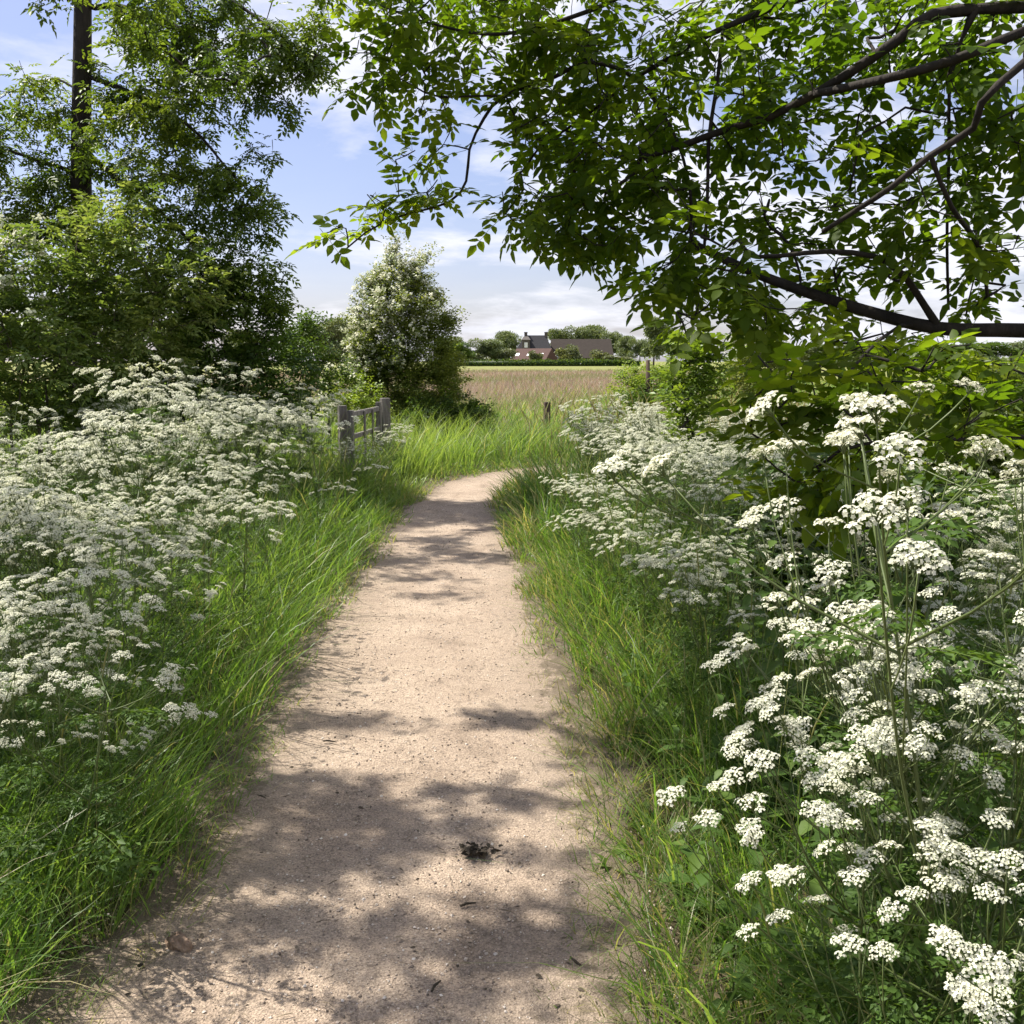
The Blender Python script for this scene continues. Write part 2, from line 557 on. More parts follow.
class Grow:
    def __init__(s, tip=.003, pw=.42):
        s.p, s.par, s.rmin, s.tip, s.pw = [], [], [], tip, pw

    def near(s, p):
        a = np.array(s.p)
        return int(np.argmin(((a - p) ** 2).sum(1)))

    def limb(s, pts, r0, r1, step=.12, wob=.0, root=False):
        pl = polyl(pts, step)
        n = len(pl)
        if wob:
            ph = U(0, 6.28, 3)
            tt = np.linspace(0, 1, n)
            for a in range(3):
                pl[:, a] += wob * np.sin(tt * 9 + ph[a]) * np.minimum(tt * 4, 1)
        rr = np.linspace(r0, r1, n)
        if root or not s.p:
            last = -1
            st = 0
        else:
            last = s.near(pl[0])
            st = 1 if np.linalg.norm(np.array(s.p[last]) - pl[0]) < step * .6 else 0
        for k in range(st, n):
            s.p.append(pl[k])
            s.par.append(last)
            s.rmin.append(rr[k])
            last = len(s.p) - 1
        return last

    def attract(s, targets, seg=.12, arch=.12, jit=.12, bias=None):
        """every target gets a twig from its nearest node; the inner ones first"""
        tg = np.asarray(targets, float)
        base = np.array(s.p)
        d = np.array([np.sqrt(((base - t) ** 2).sum(1).min()) for t in tg])
        cap = len(s.p) + len(tg) * 14
        arr = np.zeros((cap, 3))
        arr[:len(s.p)] = base
        ends = []
        for k in np.argsort(d):
            t = tg[k]
            n = len(s.p)
            dv = arr[:n] - t
            dd = np.sqrt((dv ** 2).sum(1))
            if bias is not None:
                dd = dd + bias * np.maximum(0, -dv[:, 2] * -1)      # twigs leave from below rather than from above
            j = int(np.argmin(dd))
            a = arr[j]
            L = np.linalg.norm(t - a)
            m = max(2, min(12, int(L / seg)))
            off = U(-1, 1, 3) * jit * L
            off[2] += arch * L
            last = j
            for q in range(1, m + 1):
                f = q / m
                pt = a + (t - a) * f + off * 4 * f * (1 - f) * .5 + (U(-1, 1, 3) * .02 * L if q < m else 0)
                if len(s.p) >= cap:
                    break
                arr[len(s.p)] = pt
                s.p.append(pt)
                s.par.append(last)
                s.rmin.append(0)
                last = len(s.p) - 1
            ends.append(last)
        return ends

    def radii(s):
        n = len(s.p)
        cnt = np.zeros(n)
        ch = np.zeros(n, int)
        for i in range(n):
            if s.par[i] >= 0:
                ch[s.par[i]] += 1
        order = range(n - 1, -1, -1)
        for i in order:
            if ch[i] == 0:
                cnt[i] += 1
            if s.par[i] >= 0:
                cnt[s.par[i]] += cnt[i]
        r = s.tip * cnt ** s.pw
        rm = np.array(s.rmin)
        s.r = np.where(rm > 0, rm, r)
        for i in range(n):                                     # a twig is never thicker than what bears it
            if s.par[i] >= 0:
                s.r[i] = min(s.r[i], s.r[s.par[i]] * 1.0)
        s.ch = ch
        return s.r

    def bark(s, minr=0.0):
        r = s.radii()
        n = len(s.p)
        done = np.zeros(n, bool)
        ts = []
        tips = [i for i in range(n) if s.ch[i] == 0]
        # long chains first: follow the thickest way back
        for i in sorted(tips, key=lambda i: -r[i]):
            ch = [i]
            j = i
            while s.par[j] >= 0:
                j = s.par[j]
                ch.append(j)
                if done[j]:
                    break
                done[j] = True
            ch = ch[::-1]
            if len(ch) < 2:
                continue
            rr = r[ch].copy()
            if len(rr) > 1:
                rr[0] = min(rr[0], rr[1] * 1.25)
            if rr.max() < minr:
                continue
            sides = 9 if rr.max() > .03 else (6 if rr.max() > .01 else 4)
            ts.append(tube([s.p[c] for c in ch], rr, sides))
        return cat(ts)

    def leafspots(s, ends, per, back=3, spread=.03, up=.75, outw=.6, droopy=0.0):
        pos, ax = [], []
        for e in ends:
            chain = [e]
            while len(chain) < back and s.par[chain[-1]] >= 0:
                chain.append(s.par[chain[-1]])
            tw = s.p[e] - s.p[chain[1]] if len(chain) > 1 else np.array([0, 0, 1.])
            for k in range(per):
                f = U(0, 1) ** 1.3 * (len(chain) - 1)
                i0 = int(f)
                a, b = s.p[chain[i0]], s.p[chain[min(i0 + 1, len(chain) - 1)]]
                pos.append(a + (b - a) * (f - i0) + rng.normal(0, spread, 3))
                ax.append(tw)
        pos, ax = np.array(pos), nrm(np.array(ax))
        n = len(pos)
        d = nrm(ax * outw + randdir(n, -.5, .5) + np.array([0, 0, -droopy]))
        upv = nrm(randdir(n) * (1 - up) + np.array([0, 0, 1.]) * up + SUN * .2)
        return pos, frames(d, upv)


def ell(c, r, n, shell=.0):
    d = randdir(n)
    rad = U(shell ** 3, 1, n) ** (1 / 3)
    return np.asarray(c) + d * rad[:, None] * np.asarray(r)


def pell(px, py, rx, ry, d, dr, n):
    """an ellipsoid given by its apparent place and size"""
    return ell(P(px, py, d), (rx * d / F, dr, ry * d / F), n)


def tree(name, label, cat_, base, g, ends, leaf, per, mats, group=None, sc=(.8, 1.2), extra=None, **kw):
    root = thing(name, label, cat_, base, group)
    b = np.asarray(base)
    bk = g.bark()
    bk.v -= b
    link('trunk', mesh('trunk', bk, mats[0]), root)
    lv = leaf if isinstance(leaf, list) else [leaf]
    pos, fr = g.leafspots(ends, per, **kw)
    fr = fr * U(sc[0], sc[1], len(pos))[:, None, None]
    pick = rng.integers(0, len(lv), len(pos))
    # branches differ a little in hue from one to the next
    hue = .5 + .5 * np.sin(pos[:, 0] * 2.1 + 1.3 * np.sin(pos[:, 2] * 1.7)) * np.cos(pos[:, 2] * 2.3 + pos[:, 1])
    rn = np.clip(.55 * U(0, 1, len(pos)) + .45 * hue, 0, 1)
    cr_ = cat([inst(l, fr[pick == k], pos[pick == k] - b, rn[pick == k]) for k, l in enumerate(lv)])
    link('crown', mesh('crown', cr_, mats[1]), root)
    return root, pos


# ================================================================== path and ground
ROWS = [(1024, 62, 606), (960, 120, 606), (900, 180, 604), (850, 212, 600), (800, 234, 590), (750, 256, 575), (700, 278, 561),
        (650, 302, 547), (600, 338, 533), (560, 366, 520), (530, 388, 507), (510, 404, 497), (497, 424, 499)]
cen, hw = [np.array([-.36, -4.0]), np.array([-.37, -1.0]), np.array([-.37, 1.0])], [.62, .62, .62]
for (y, a, b) in ROWS:
    A, B = G(a, y), G(b, y)
    cen.append((A[:2] + B[:2]) / 2)
    hw.append((B[0] - A[0]) / 2)
cen += [np.array([-.25, 13.3]), np.array([.55, 14.5]), np.array([1.9, 15.4]), np.array([4.2, 16.4]), np.array([8.5, 17.6])]
hw += [.58, .6, .6, .6, .6]
cl = polyl(np.column_stack([np.array(cen), hw]), .12)
CC, HW = cl[:, :2], np.maximum(cl[:, 2] * .915, .45)
TAN = nrm(np.gradient(CC, axis=0))
NRM = np.column_stack([TAN[:, 1], -TAN[:, 0]])                  # to the right of travel


def pathdist(xy):
    """signed distance past the path's edge (negative on the path) and side (+1 right)"""
    xy = np.asarray(xy, float)
    res, side = np.empty(len(xy)), np.empty(len(xy))
    for i in range(0, len(xy), 20000):
        c = xy[i:i + 20000]
        d2 = ((c[:, None, :] - CC[None]) ** 2).sum(2)
        j = d2.argmin(1)
        res[i:i + 20000] = np.sqrt(d2[np.arange(len(c)), j]) - HW[j]
        side[i:i + 20000] = np.sign(((c - CC[j]) * NRM[j]).sum(1))
    return res, side


def vnoise(x, y, s, seed=0):
    return (np.sin(x * s * 1.7 + seed) * np.cos(y * s * 1.3 + seed * 2.1) + np.sin(x * s * .9 - y * s * 1.1 + seed * .7)) * .5


def zg(x, y):
    """height of the ground off the path"""
    return .012 * vnoise(x, y, 2.7, 1) + .02 * vnoise(x, y, .9, 4)


# ground: one sheet, fine near the camera, reaching the horizon
gx = np.concatenate([[-2500, -900, -300, -100, -40, -20], np.arange(-12, 14.01, .25), [20, 40, 100, 300, 900, 2500]])
gy = np.concatenate([[-60, -20, -8], np.arange(-4, 20.01, .25), [24, 30, 40, 60, 90, 140, 220, 350, 600, 1200, 3000]])
X, Y = np.meshgrid(gx, gy)
pd, _ = pathdist(np.column_stack([X.ravel(), Y.ravel()]))
Z = zg(X.ravel(), Y.ravel()) * np.clip(pd / .5, 0, 1) - .02 - .012 * np.clip(1 - pd / .3, 0, 1)
nx, ny = len(gx), len(gy)
gt = T()
gt.v = np.column_stack([X.ravel(), Y.ravel(), Z])
ii, jj = np.meshgrid(np.arange(ny - 1), np.arange(nx - 1), indexing='ij')
q = np.stack([ii * nx + jj, ii * nx + jj + 1, (ii + 1) * nx + jj + 1, (ii + 1) * nx + jj], -1).reshape(-1, 4)
gt.loops, gt.sizes, gt.mi = q.ravel(), np.full(len(q), 4), np.zeros(len(q), int)
gt.rnd = np.zeros(len(gt.v)); gt.dry = np.zeros(len(gt.v))
tag(link('ground', mesh('ground', gt, groundmat())), kind='structure')

# path: a sheet with an uneven, crumbling border
NS = 41
us = np.linspace(-1, 1, NS)
ext = .24
pv, pe = [], []
for i in range(len(CC)):
    wob = .05 * math.sin(i * .43) + .04 * math.sin(i * 1.13 + 2)
    for u in us:
        h = HW[i] + ext + wob
        xy = CC[i] + NRM[i] * u * h
        e = (abs(u) * h - HW[i] + .16) / .34
        z = .004 + .006 * vnoise(xy[0], xy[1], 5.5, 3) + .003 * vnoise(xy[0], xy[1], 14, 7) + .012 * np.clip(abs(u) * h / HW[i] - .6, 0, 1) - (.055 if abs(u) > .999 else 0)
        pv.append((xy[0], xy[1], z))
        pe.append(min(max(e, 0), 1))
pt_ = T()
pt_.v = np.array(pv)
ii, jj = np.meshgrid(np.arange(len(CC) - 1), np.arange(NS - 1), indexing='ij')
q = np.stack([ii * NS + jj, ii * NS + jj + 1, (ii + 1) * NS + jj + 1, (ii + 1) * NS + jj], -1).reshape(-1, 4)
pt_.loops, pt_.sizes, pt_.mi = q.ravel(), np.full(len(q), 4), np.zeros(len(q), int)
pt_.rnd = np.zeros(len(pt_.v)); pt_.dry = np.zeros(len(pt_.v))
pm = mesh('path', pt_, pathmat())
a = pm.attributes.new('edge', 'FLOAT', 'POINT')
a.data.foreach_set('value', np.array(pe, np.float32))
a = pm.attributes.new('across', 'FLOAT', 'POINT')
a.data.foreach_set('value', np.tile(np.abs(us), len(CC)).astype(np.float32))
tag(link('path', pm), kind='structure')

# grit and crumbs lying on the path
n = 52000
yy = 1.6 + 9.5 * U(0, 1, n) ** 1.9
xx = U(-1.3, 1.1, n)
pd, _ = pathdist(np.column_stack([xx, yy]))
k = pd < .25
xx, yy = xx[k], yy[k]
n = len(xx)
oc = T([(1, 0, 0), (0, 1, 0), (-1, 0, 0), (0, -1, 0), (.1, .1, .8), (0, 0, -.6)], [(0, 1, 4), (1, 2, 4), (2, 3, 4), (3, 0, 4), (1, 0, 5), (2, 1, 5), (3, 2, 5), (0, 3, 5)])
s = .0016 + .0048 * U(0, 1, n) ** 5
fr = frames(randdir(n, -.2, .2), randdir(n, .6, 1)) * s[:, None, None] * U(.7, 1.3, (n, 1, 3))
zz_ = .004 + .006 * vnoise(xx, yy, 5.5, 3) + .003 * vnoise(xx, yy, 14, 7)
tag(link('gravel', mesh('gravel', inst(oc, fr, np.column_stack([xx, yy, zz_ + s * .3])), M_GRIT, smooth=False)),
    'small pale and grey grit lying loose on the path', 'gravel', kind='stuff')

# bits of dead leaf, bark and twig, mostly along the two edges and in the near shade
n = 9000
yy = 1.6 + 11 * U(0, 1, n) ** 1.6
xx = U(-1.6, 1.4, n)
pd, sd = pathdist(np.column_stack([xx, yy]))
keep = (pd < .5) & (U(0, 1, n) < np.where(pd > -.14, .95, np.where(yy < 4.6, .34, .14)))
xx, yy, pd = xx[keep], yy[keep], pd[keep]
n = len(xx)
fr = frames(randdir(n, -.15, .15), randdir(n, .55, 1)) * (.25 + .9 * U(0, 1, n) ** 2.5)[:, None, None]
lt = cat([inst(leaflet(.022, .010), fr[:n // 2], np.column_stack([xx, yy, .016 + 0 * xx])[:n // 2]),
          inst(tube([(0, 0, 0), (.018, .003, .002), (.04, 0, 0)], [.0012, .0014, .0007], 4), fr[n // 2:], np.column_stack([xx, yy, .014 + 0 * xx])[n // 2:])])
tag(link('leaf_litter', mesh('leaf_litter', lt, M_LITTER)), 'scattered dead leaf and twig crumbs on the path', 'leaf litter', kind='stuff')

# ================================================================== grass


def blades(xy, h, wd, lean, bend, rnd, dry, z=None, levels=(0, .35, .7, 1.0), curl=1.0):
    n = len(xy)
    K = len(levels)
    ang = U(0, 2 * math.pi, n)
    side = np.stack([np.cos(ang), np.sin(ang), 0 * ang], -1)
    lean3 = np.column_stack([lean, np.zeros(n)])
    z0 = zg(xy[:, 0], xy[:, 1]) - .02 if z is None else z
    base = np.column_stack([xy, z0])
    verts = []
    for t in levels:
        out_ = lean3 * (h * (.25 * t + bend * t ** 2.2))[:, None]
        upz = h * (t - .45 * bend * t ** 3 * curl)
        c = base + out_
        c[:, 2] += upz
        wv = wd * (1 - t ** 1.6) * (.75 + .5 * min(t * 3, 1))
        if t < 1:
            verts += [c - side * wv[:, None] * .5, c + side * wv[:, None] * .5]
        else:
            verts.append(c)
    nv = len(verts)
    t_ = T()
    t_.v = np.stack(verts, 1).reshape(-1, 3)
    loops, sizes = [], []
    for k in range(K - 2):
        loops += [2 * k, 2 * k + 1, 2 * k + 3, 2 * k + 2]
        sizes.append(4)
    loops += [2 * (K - 2), 2 * (K - 2) + 1, nv - 1]
    sizes.append(3)
    t_.loops = (np.array(loops)[None] + (np.arange(n) * nv)[:, None]).ravel()
    t_.sizes = np.tile(sizes, n)
    t_.mi = np.zeros(len(t_.sizes), int)
    t_.rnd = np.repeat(rnd, nv)
    t_.dry = np.repeat(dry, nv)
    return t_


def tufts(x0, x1, y0, y1, dens, per, spread):
    """tuft-wise blade roots with outward leans"""
    nt_ = int((x1 - x0) * (y1 - y0) * dens)
    c = np.column_stack([U(x0, x1, nt_), U(y0, y1, nt_)])
    off = rng.normal(0, 1, (nt_, per, 2)) * spread
    xy = (c[:, None] + off).reshape(-1, 2)
    lean = nrm(off.reshape(-1, 2) + rng.normal(0, spread * .5, (nt_ * per, 2)))
    tid = np.repeat(np.arange(nt_), per)
    return xy, lean, tid, U(0, 1, nt_)


def infrustum(xy, m=.35):
    return (np.abs(xy[:, 0]) < .56 * np.maximum(xy[:, 1], 0) + m + .3)


def verge(side_, x0, x1):
    parts = []
    for (y0, y1, dens, per, spread) in ((1.2, 4.0, 62, 26, .045), (4.0, 7.5, 46, 22, .055), (7.5, 12, 30, 20, .07), (12, 19, 16, 20, .10)):
        xy, lean, tid, tr = tufts(x0, x1, y0, y1, dens, per, spread)
        d, sd = pathdist(xy)
        far = xy[:, 1] > 12.5
        k = ((sd == side_) | far) & infrustum(xy)
        edge_n = .10 * vnoise(xy[:, 0], xy[:, 1], 3.1, 5) + .05 * vnoise(xy[:, 0], xy[:, 1], 9, 2)
        m0 = -.05 if side_ < 0 else -.03
        k &= d > m0 + edge_n
        # sparse thin border, full sward further in
        k &= U(0, 1, len(xy)) < np.clip((d - edge_n) / .10 + .5, 0, 1)
        if side_ > 0:                                         # bare trodden pockets on the right-hand edge
            bare = (vnoise(xy[:, 0], xy[:, 1], 2.2, 9) > .2) & (d < .16) & (xy[:, 1] < 6.5)
            k &= ~(bare & (U(0, 1, len(xy)) < .93))
        xy, lean, tid, d, far = xy[k], lean[k], tid[k], d[k], far[k]
        th = tr[tid]
        n = len(xy)
        if side_ < 0:
            hmax = np.clip(.12 + .75 * d, .10, .58) + np.where(xy[:, 1] > 7, .06, 0)
        else:
            hmax = np.clip(.14 + .85 * d, .10, .58)
            hmax = np.where((xy[:, 1] < 3.4) & (d > .3), hmax * .68, hmax)
            tall = (xy[:, 1] > 8.2) & (xy[:, 1] < 13.5)
            hmax = np.where(tall, np.clip(.25 + 1.1 * d, .2, .85), hmax)
        hmax = np.where(far, np.clip(.10 + .6 * np.abs(d), .10, .72), hmax)
        hmax = np.where((side_ < 0) & (xy[:, 1] > 9.5) & (d > .5), np.maximum(hmax, np.where(xy[:, 1] > 11, .98, .66)), hmax)
        h = hmax * U(.45, 1.0, n) * (.65 + .6 * th)
        outward = nrm(np.column_stack([-side_ * np.ones(n), -.4 * np.ones(n)]))
        ln = nrm(lean + outward * np.clip(.9 - d, 0, .9)[:, None] * .8)
        wd = np.clip(.0032 + .0026 * U(0, 1, n), 0, 1) * np.clip(xy[:, 1] / 4.5, .85, 2.1)
        bend = U(.1, .75, n) * (1 + .5 * np.clip(.6 - d, 0, .6))
        dryp = np.where(side_ > 0, np.where(d < .35, .38, .10), np.where(d < .16, .35, .05))
        dry = np.where(U(0, 1, n) < dryp, U(.4, 1, n), 0)
        rn = np.clip(.45 * U(0, 1, n) + .55 * th, 0, 1)
        if side_ > 0:
            rn *= np.where((xy[:, 1] > 8) & (xy[:, 1] < 13), .55, .85)  # darker blades before the bend: the shade there is put into their colour
        else:
            rn = np.clip(rn + np.where(xy[:, 1] > 11, .25, 0), 0, 1)
        parts.append(blades(xy, h, wd, ln, bend, rn, dry))
    # short worn grass and seedlings right at the edge
    for (y0, y1, dens, per, spread) in ((1.2, 5.0, 110, 16, .03), (5, 10, 60, 14, .04), (10, 16, 20, 14, .06)):
        xy, lean, tid, tr = tufts(max(x0, -2.5), min(x1, 2.5), y0, y1, dens, per, spread)
        d, sd = pathdist(xy)
        lim = .10 * vnoise(xy[:, 0], xy[:, 1], 6.1, 1)
        k = (sd == side_) & (d > -.06 + lim) & (d < .55) & (U(0, 1, len(xy)) < np.clip((d + .12) / .16, .06, 1))
        xy, lean, tid, d = xy[k], lean[k], tid[k], d[k]
        n = len(xy)
        th = tr[tid]
        h = U(.025, .085, n) * (.6 + .9 * th) * np.clip(xy[:, 1] / 5, 1, 1.5)
        dry = np.where(U(0, 1, n) < (.55 if side_ > 0 else .3), U(.3, 1, n), 0)
        parts.append(blades(xy, h, np.clip(.0024 + .002 * U(0, 1, n), 0, 1) * np.clip(xy[:, 1] / 4.5, .8, 2), lean, U(.2, .9, n), np.clip(.3 * U(0, 1, n) + .6 * th, 0, 1), dry, z=np.full(n, -.012)))
    return cat(parts)


def culms(xy, h, dry):
    """flowering grass stalks with a narrow seed head"""
    sh = cat([tube([(0, 0, 0), (.03, 0, .5), (.09, 0, 1.0)], [.0016, .0012, .0007], 3, False),
              tube([(.085, 0, .93), (.10, 0, 1.0), (.125, 0, 1.07), (.155, 0, 1.13)], [.0015, .0036, .0030, .0006], 4)])
    n = len(xy)
    a = U(0, 2 * math.pi, n)
    m = np.zeros((n, 3, 3))
    m[:, 0, 0], m[:, 0, 1], m[:, 1, 0], m[:, 1, 1] = np.cos(a), -np.sin(a), np.sin(a), np.cos(a)
    m[:, 2, 2] = 1
    thick = np.clip(xy[:, 1] / 7, .8, 1.7)
    m[:, :2, :2] *= thick[:, None, None]
    sc_ = np.ones((n, 3, 3))
    sc_[:, 2, 2] = h
    return inst(sh, m * sc_, np.column_stack([xy, zg(xy[:, 0], xy[:, 1]) - .02]), U(.3, 1, n), dry)


gl = verge(-1, -7.5, .3)


def arching(side_, x0, x1, y0, y1, nn, hh, wd, dmin, dry=.04):
    xy, lean, tid, tr = tufts(x0, x1, y0, y1, nn / ((x1 - x0) * (y1 - y0) * 9), 9, .05)
    d, sd = pathdist(xy)
    k = (sd == side_) & (d > dmin) & (d < dmin + 1.3) & infrustum(xy)
    xy, lean, d, th = xy[k], lean[k], d[k], tr[tid[k]]
    n = len(xy)
    ln = nrm(lean * .7 + np.array([-side_ * 1.0, -.35]) * U(.2, 1, (n, 1)))
    return blades(xy, U(*hh, n), wd * U(.7, 1.25, n), ln, U(.25, .85, n), np.clip(.3 + .5 * th + U(-.2, .2, n), 0, 1),
                  np.where(U(0, 1, n) < dry, U(.4, .9, n), 0), levels=(0, .2, .4, .6, .8, 1.0))


gl = cat([gl, arching(-1, -2.2, -.6, 1.4, 3.6, 2000, (.32, .62), .0062, .16), arching(-1, -3, -.5, 3.6, 8, 2600, (.4, .7), .007, .08)])
xy = np.column_stack([U(-5, -.8, 700), U(1.5, 12, 700)])
d, sd = pathdist(xy)
k = (d > .25) & (sd < 0) & infrustum(xy)
gl = cat([gl, culms(xy[k], U(.4, .75, k.sum()), U(.2, .7, k.sum()))])
tag(link('verge_grass', mesh('verge_grass', gl, M_GRASS)), 'long bright green grass along the left edge of the path', 'grass', kind='stuff')

grr = verge(1, -.3, 6.5)
grr = cat([grr, arching(1, .2, 2.2, 1.3, 3.8, 900, (.32, .7), .0068, .22, .08), arching(1, .1, 3, 3.8, 8, 2200, (.4, .7), .007, .2, .15)])
xy = np.column_stack([U(.2, 6.5, 2600), 1.6 + 15 * U(0, 1, 2600)])
d, sd = pathdist(xy)
k = (d > .3) & (sd > 0) & infrustum(xy)
xy = xy[k]
pale = (xy[:, 1] > 10.5)
grr = cat([grr, culms(xy, np.where(pale, U(.8, 1.15, len(xy)), U(.45, .9, len(xy))), np.where(pale, U(.6, 1, len(xy)), U(.15, .6, len(xy))))])
tag(link('verge_grass', mesh('verge_grass', grr, M_GRASS)), 'taller mixed green and straw grass along the right edge of the path', 'grass', kind='stuff')

# rough meadow beyond the bend
n = 90000
yy = 17 + 55 * U(0, 1, n) ** 1.7
xx = U(-.6, .6, n) * yy
xy = np.column_stack([xx, yy])
d, sd = pathdist(xy)
k = d > .1
xy, yy = xy[k], yy[k]
n = len(xy)
h = U(.25, .6, n) * np.where(yy < 30, .75, .9)
rn = np.clip(U(.2, .9, n) + .2 * vnoise(xy[:, 0], xy[:, 1], .5), 0, 1)
mg = blades(xy, h, .0055 * yy / 8 * U(.7, 1.3, n), nrm(rng.normal(0, 1, (n, 2))), U(.1, .6, n), rn,
            np.where(U(0, 1, n) < .18, .7, 0), levels=(0, .5, 1.0))
tag(link('meadow_grass', mesh('meadow_grass', mg, M_GRASS)), 'green meadow grass beyond the bend of the path', 'grass', kind='stuff')

n = 70000
yy = 29 + 125 * U(0, 1, n) ** 1.6
xx = U(-.30, .20, n) * yy
xy = np.column_stack([xx, yy])
k = U(0, 1, n) < np.clip((yy - 32 - 7 * vnoise(xx, yy, .12, 2) - 4 * np.sin(xx * .35)) / 14, 0, 1) * np.clip((150 - yy + 30 * vnoise(xx, yy, .05, 2)) / 50, 0, 1)
xy, yy = xy[k], yy[k]
n = len(xy)
rg = blades(xy, U(.4, .8, n), .004 * yy / 8 * U(.6, 1.4, n), nrm(rng.normal(0, 1, (n, 2))), U(.05, .4, n), U(0, 1, n),
            np.where(U(0, 1, n) < np.clip(.25 + .9 * vnoise(xy[:, 0], xy[:, 1], .11, 6) + .5 * vnoise(xy[:, 0], xy[:, 1], .33, 1), .04, .95), U(.5, 1, n), 0), levels=(0, .5, 1.0))
tag(link('red_seed_grass', mesh('red_seed_grass', rg, M_RED)), 'reddish brown seeding grass covering the middle of the field', 'grass', kind='stuff')

exec_order = 1
# ================================================================== cow parsley


def umbel_hi():
    ts = []
    fl = T()
    pet = T([(0, 0, 0), (.0016, .0011, .0005), (.0030, 0, .0003), (.0016, -.0011, .0005)], [(0, 3, 2, 1)])
    fl = cat([pet.moved(rotz(k * 2 * math.pi / 5)) for k in range(5)])
    Rr, Hh = .026, .026
    nu = 10
    for i in range(nu):
        rr = Rr * math.sqrt((i + .3) / nu) * U(.9, 1.08)
        an = i * 2.39996
        c = np.array([rr * math.cos(an), rr * math.sin(an), Hh - 13.0 * rr * rr + U(-.003, .003)])
        ts.append(tube([(0, 0, 0), c * np.array([.45, .45, .6]), c - (0, 0, .006)], [.0009, .0006, .0005], 3, False).setmi(1))
        for k in range(9):
            q = .0085 * math.sqrt((k + .3) / 9)
            bn = k * 2.39996 + U(-.3, .3)
            p = c + np.array([q * math.cos(bn), q * math.sin(bn), -75 * q * q + U(-.001, .001)])
            tilt = rotz(bn) @ roty(q * 110) @ rotz(U(0, 6))
            ts.append(fl.moved(tilt * U(.85, 1.2), p).setr(U(.2, 1)))
    return cat(ts)


def umbel_mid():
    ts = []
    he = T([(math.cos(k * 1.2566) * .0030, math.sin(k * 1.2566) * .0030, .0006 * (k % 2)) for k in range(5)], [tuple(range(5))])
    nu = 11
    for i in range(nu):
        rr = .026 * math.sqrt((i + .3) / nu) * U(.85, 1.12)
        an = i * 2.39996 + U(-.2, .2)
        c = np.array([rr * math.cos(an), rr * math.sin(an), .026 - 13 * rr * rr + U(-.004, .004)])
        if i % 2 == 0:
            ts.append(tube([(0, 0, 0), c - (0, 0, .004)], [.0010, .0007], 3, False).setmi(1))
        for k in range(6):
            q = .0082 * math.sqrt((k + .3) / 6)
            bn = k * 2.39996 + U(-.4, .4)
            p = c + np.array([q * math.cos(bn), q * math.sin(bn), -70 * q * q + U(-.001, .001)])
            ts.append(he.moved(rotz(bn) @ roty(q * 110 + U(-.2, .2)) @ rotx(U(-.3, .3)) * U(.85, 1.25), p).setr(U(.1, 1)))
    return cat(ts)


def fern(L=.22):
    """a twice-divided lacy leaf along +X"""
    ts = []
    lf = quadleaf(.026, .013, .15)
    n = 7
    for i in range(n):
        x = L * (.28 + .72 * i / n)
        pl = L * .42 * (1 - i / n) + .02
        for sg in (-1, 1):
            a = sg * U(.85, 1.2)
            pl *= U(.8, 1.15)
            dirv = np.array([math.cos(a), math.sin(a), 0])
            m = max(2, int(pl / .016))
            for k in range(m):
                f = (k + .6) / m
                p = np.array([x, 0, 0]) + dirv * pl * f
                p[2] = -.35 * p[0] ** 2 / L * .8 - .25 * abs(p[1])
                for s2 in (-1, 1):
                    if U() < .88:
                        ts.append(lf.moved(rotz(a + s2 * U(.45, 1.05)) @ roty(U(0, .7)) @ rotx(U(-.7, .7)) * (1.15 - .6 * f) * U(.6, 1.35), p + rng.normal(0, .0025, 3)).setr(U(-.2, .2)))
    xs = np.linspace(0, L, 5)
    ts.append(tube(np.column_stack([xs, 0 * xs, -.28 * xs ** 2 / L]), np.linspace(.0018, .0006, 5), 3, False))
    t = cat(ts)
    t.rnd = np.clip(t.rnd + .5, 0, 1)
    return t


UH = [umbel_hi() for _ in range(4)]
UM = [umbel_mid() for _ in range(4)]
FE = [fern(.22), fern(.18), fern(.14), fern(.2)]


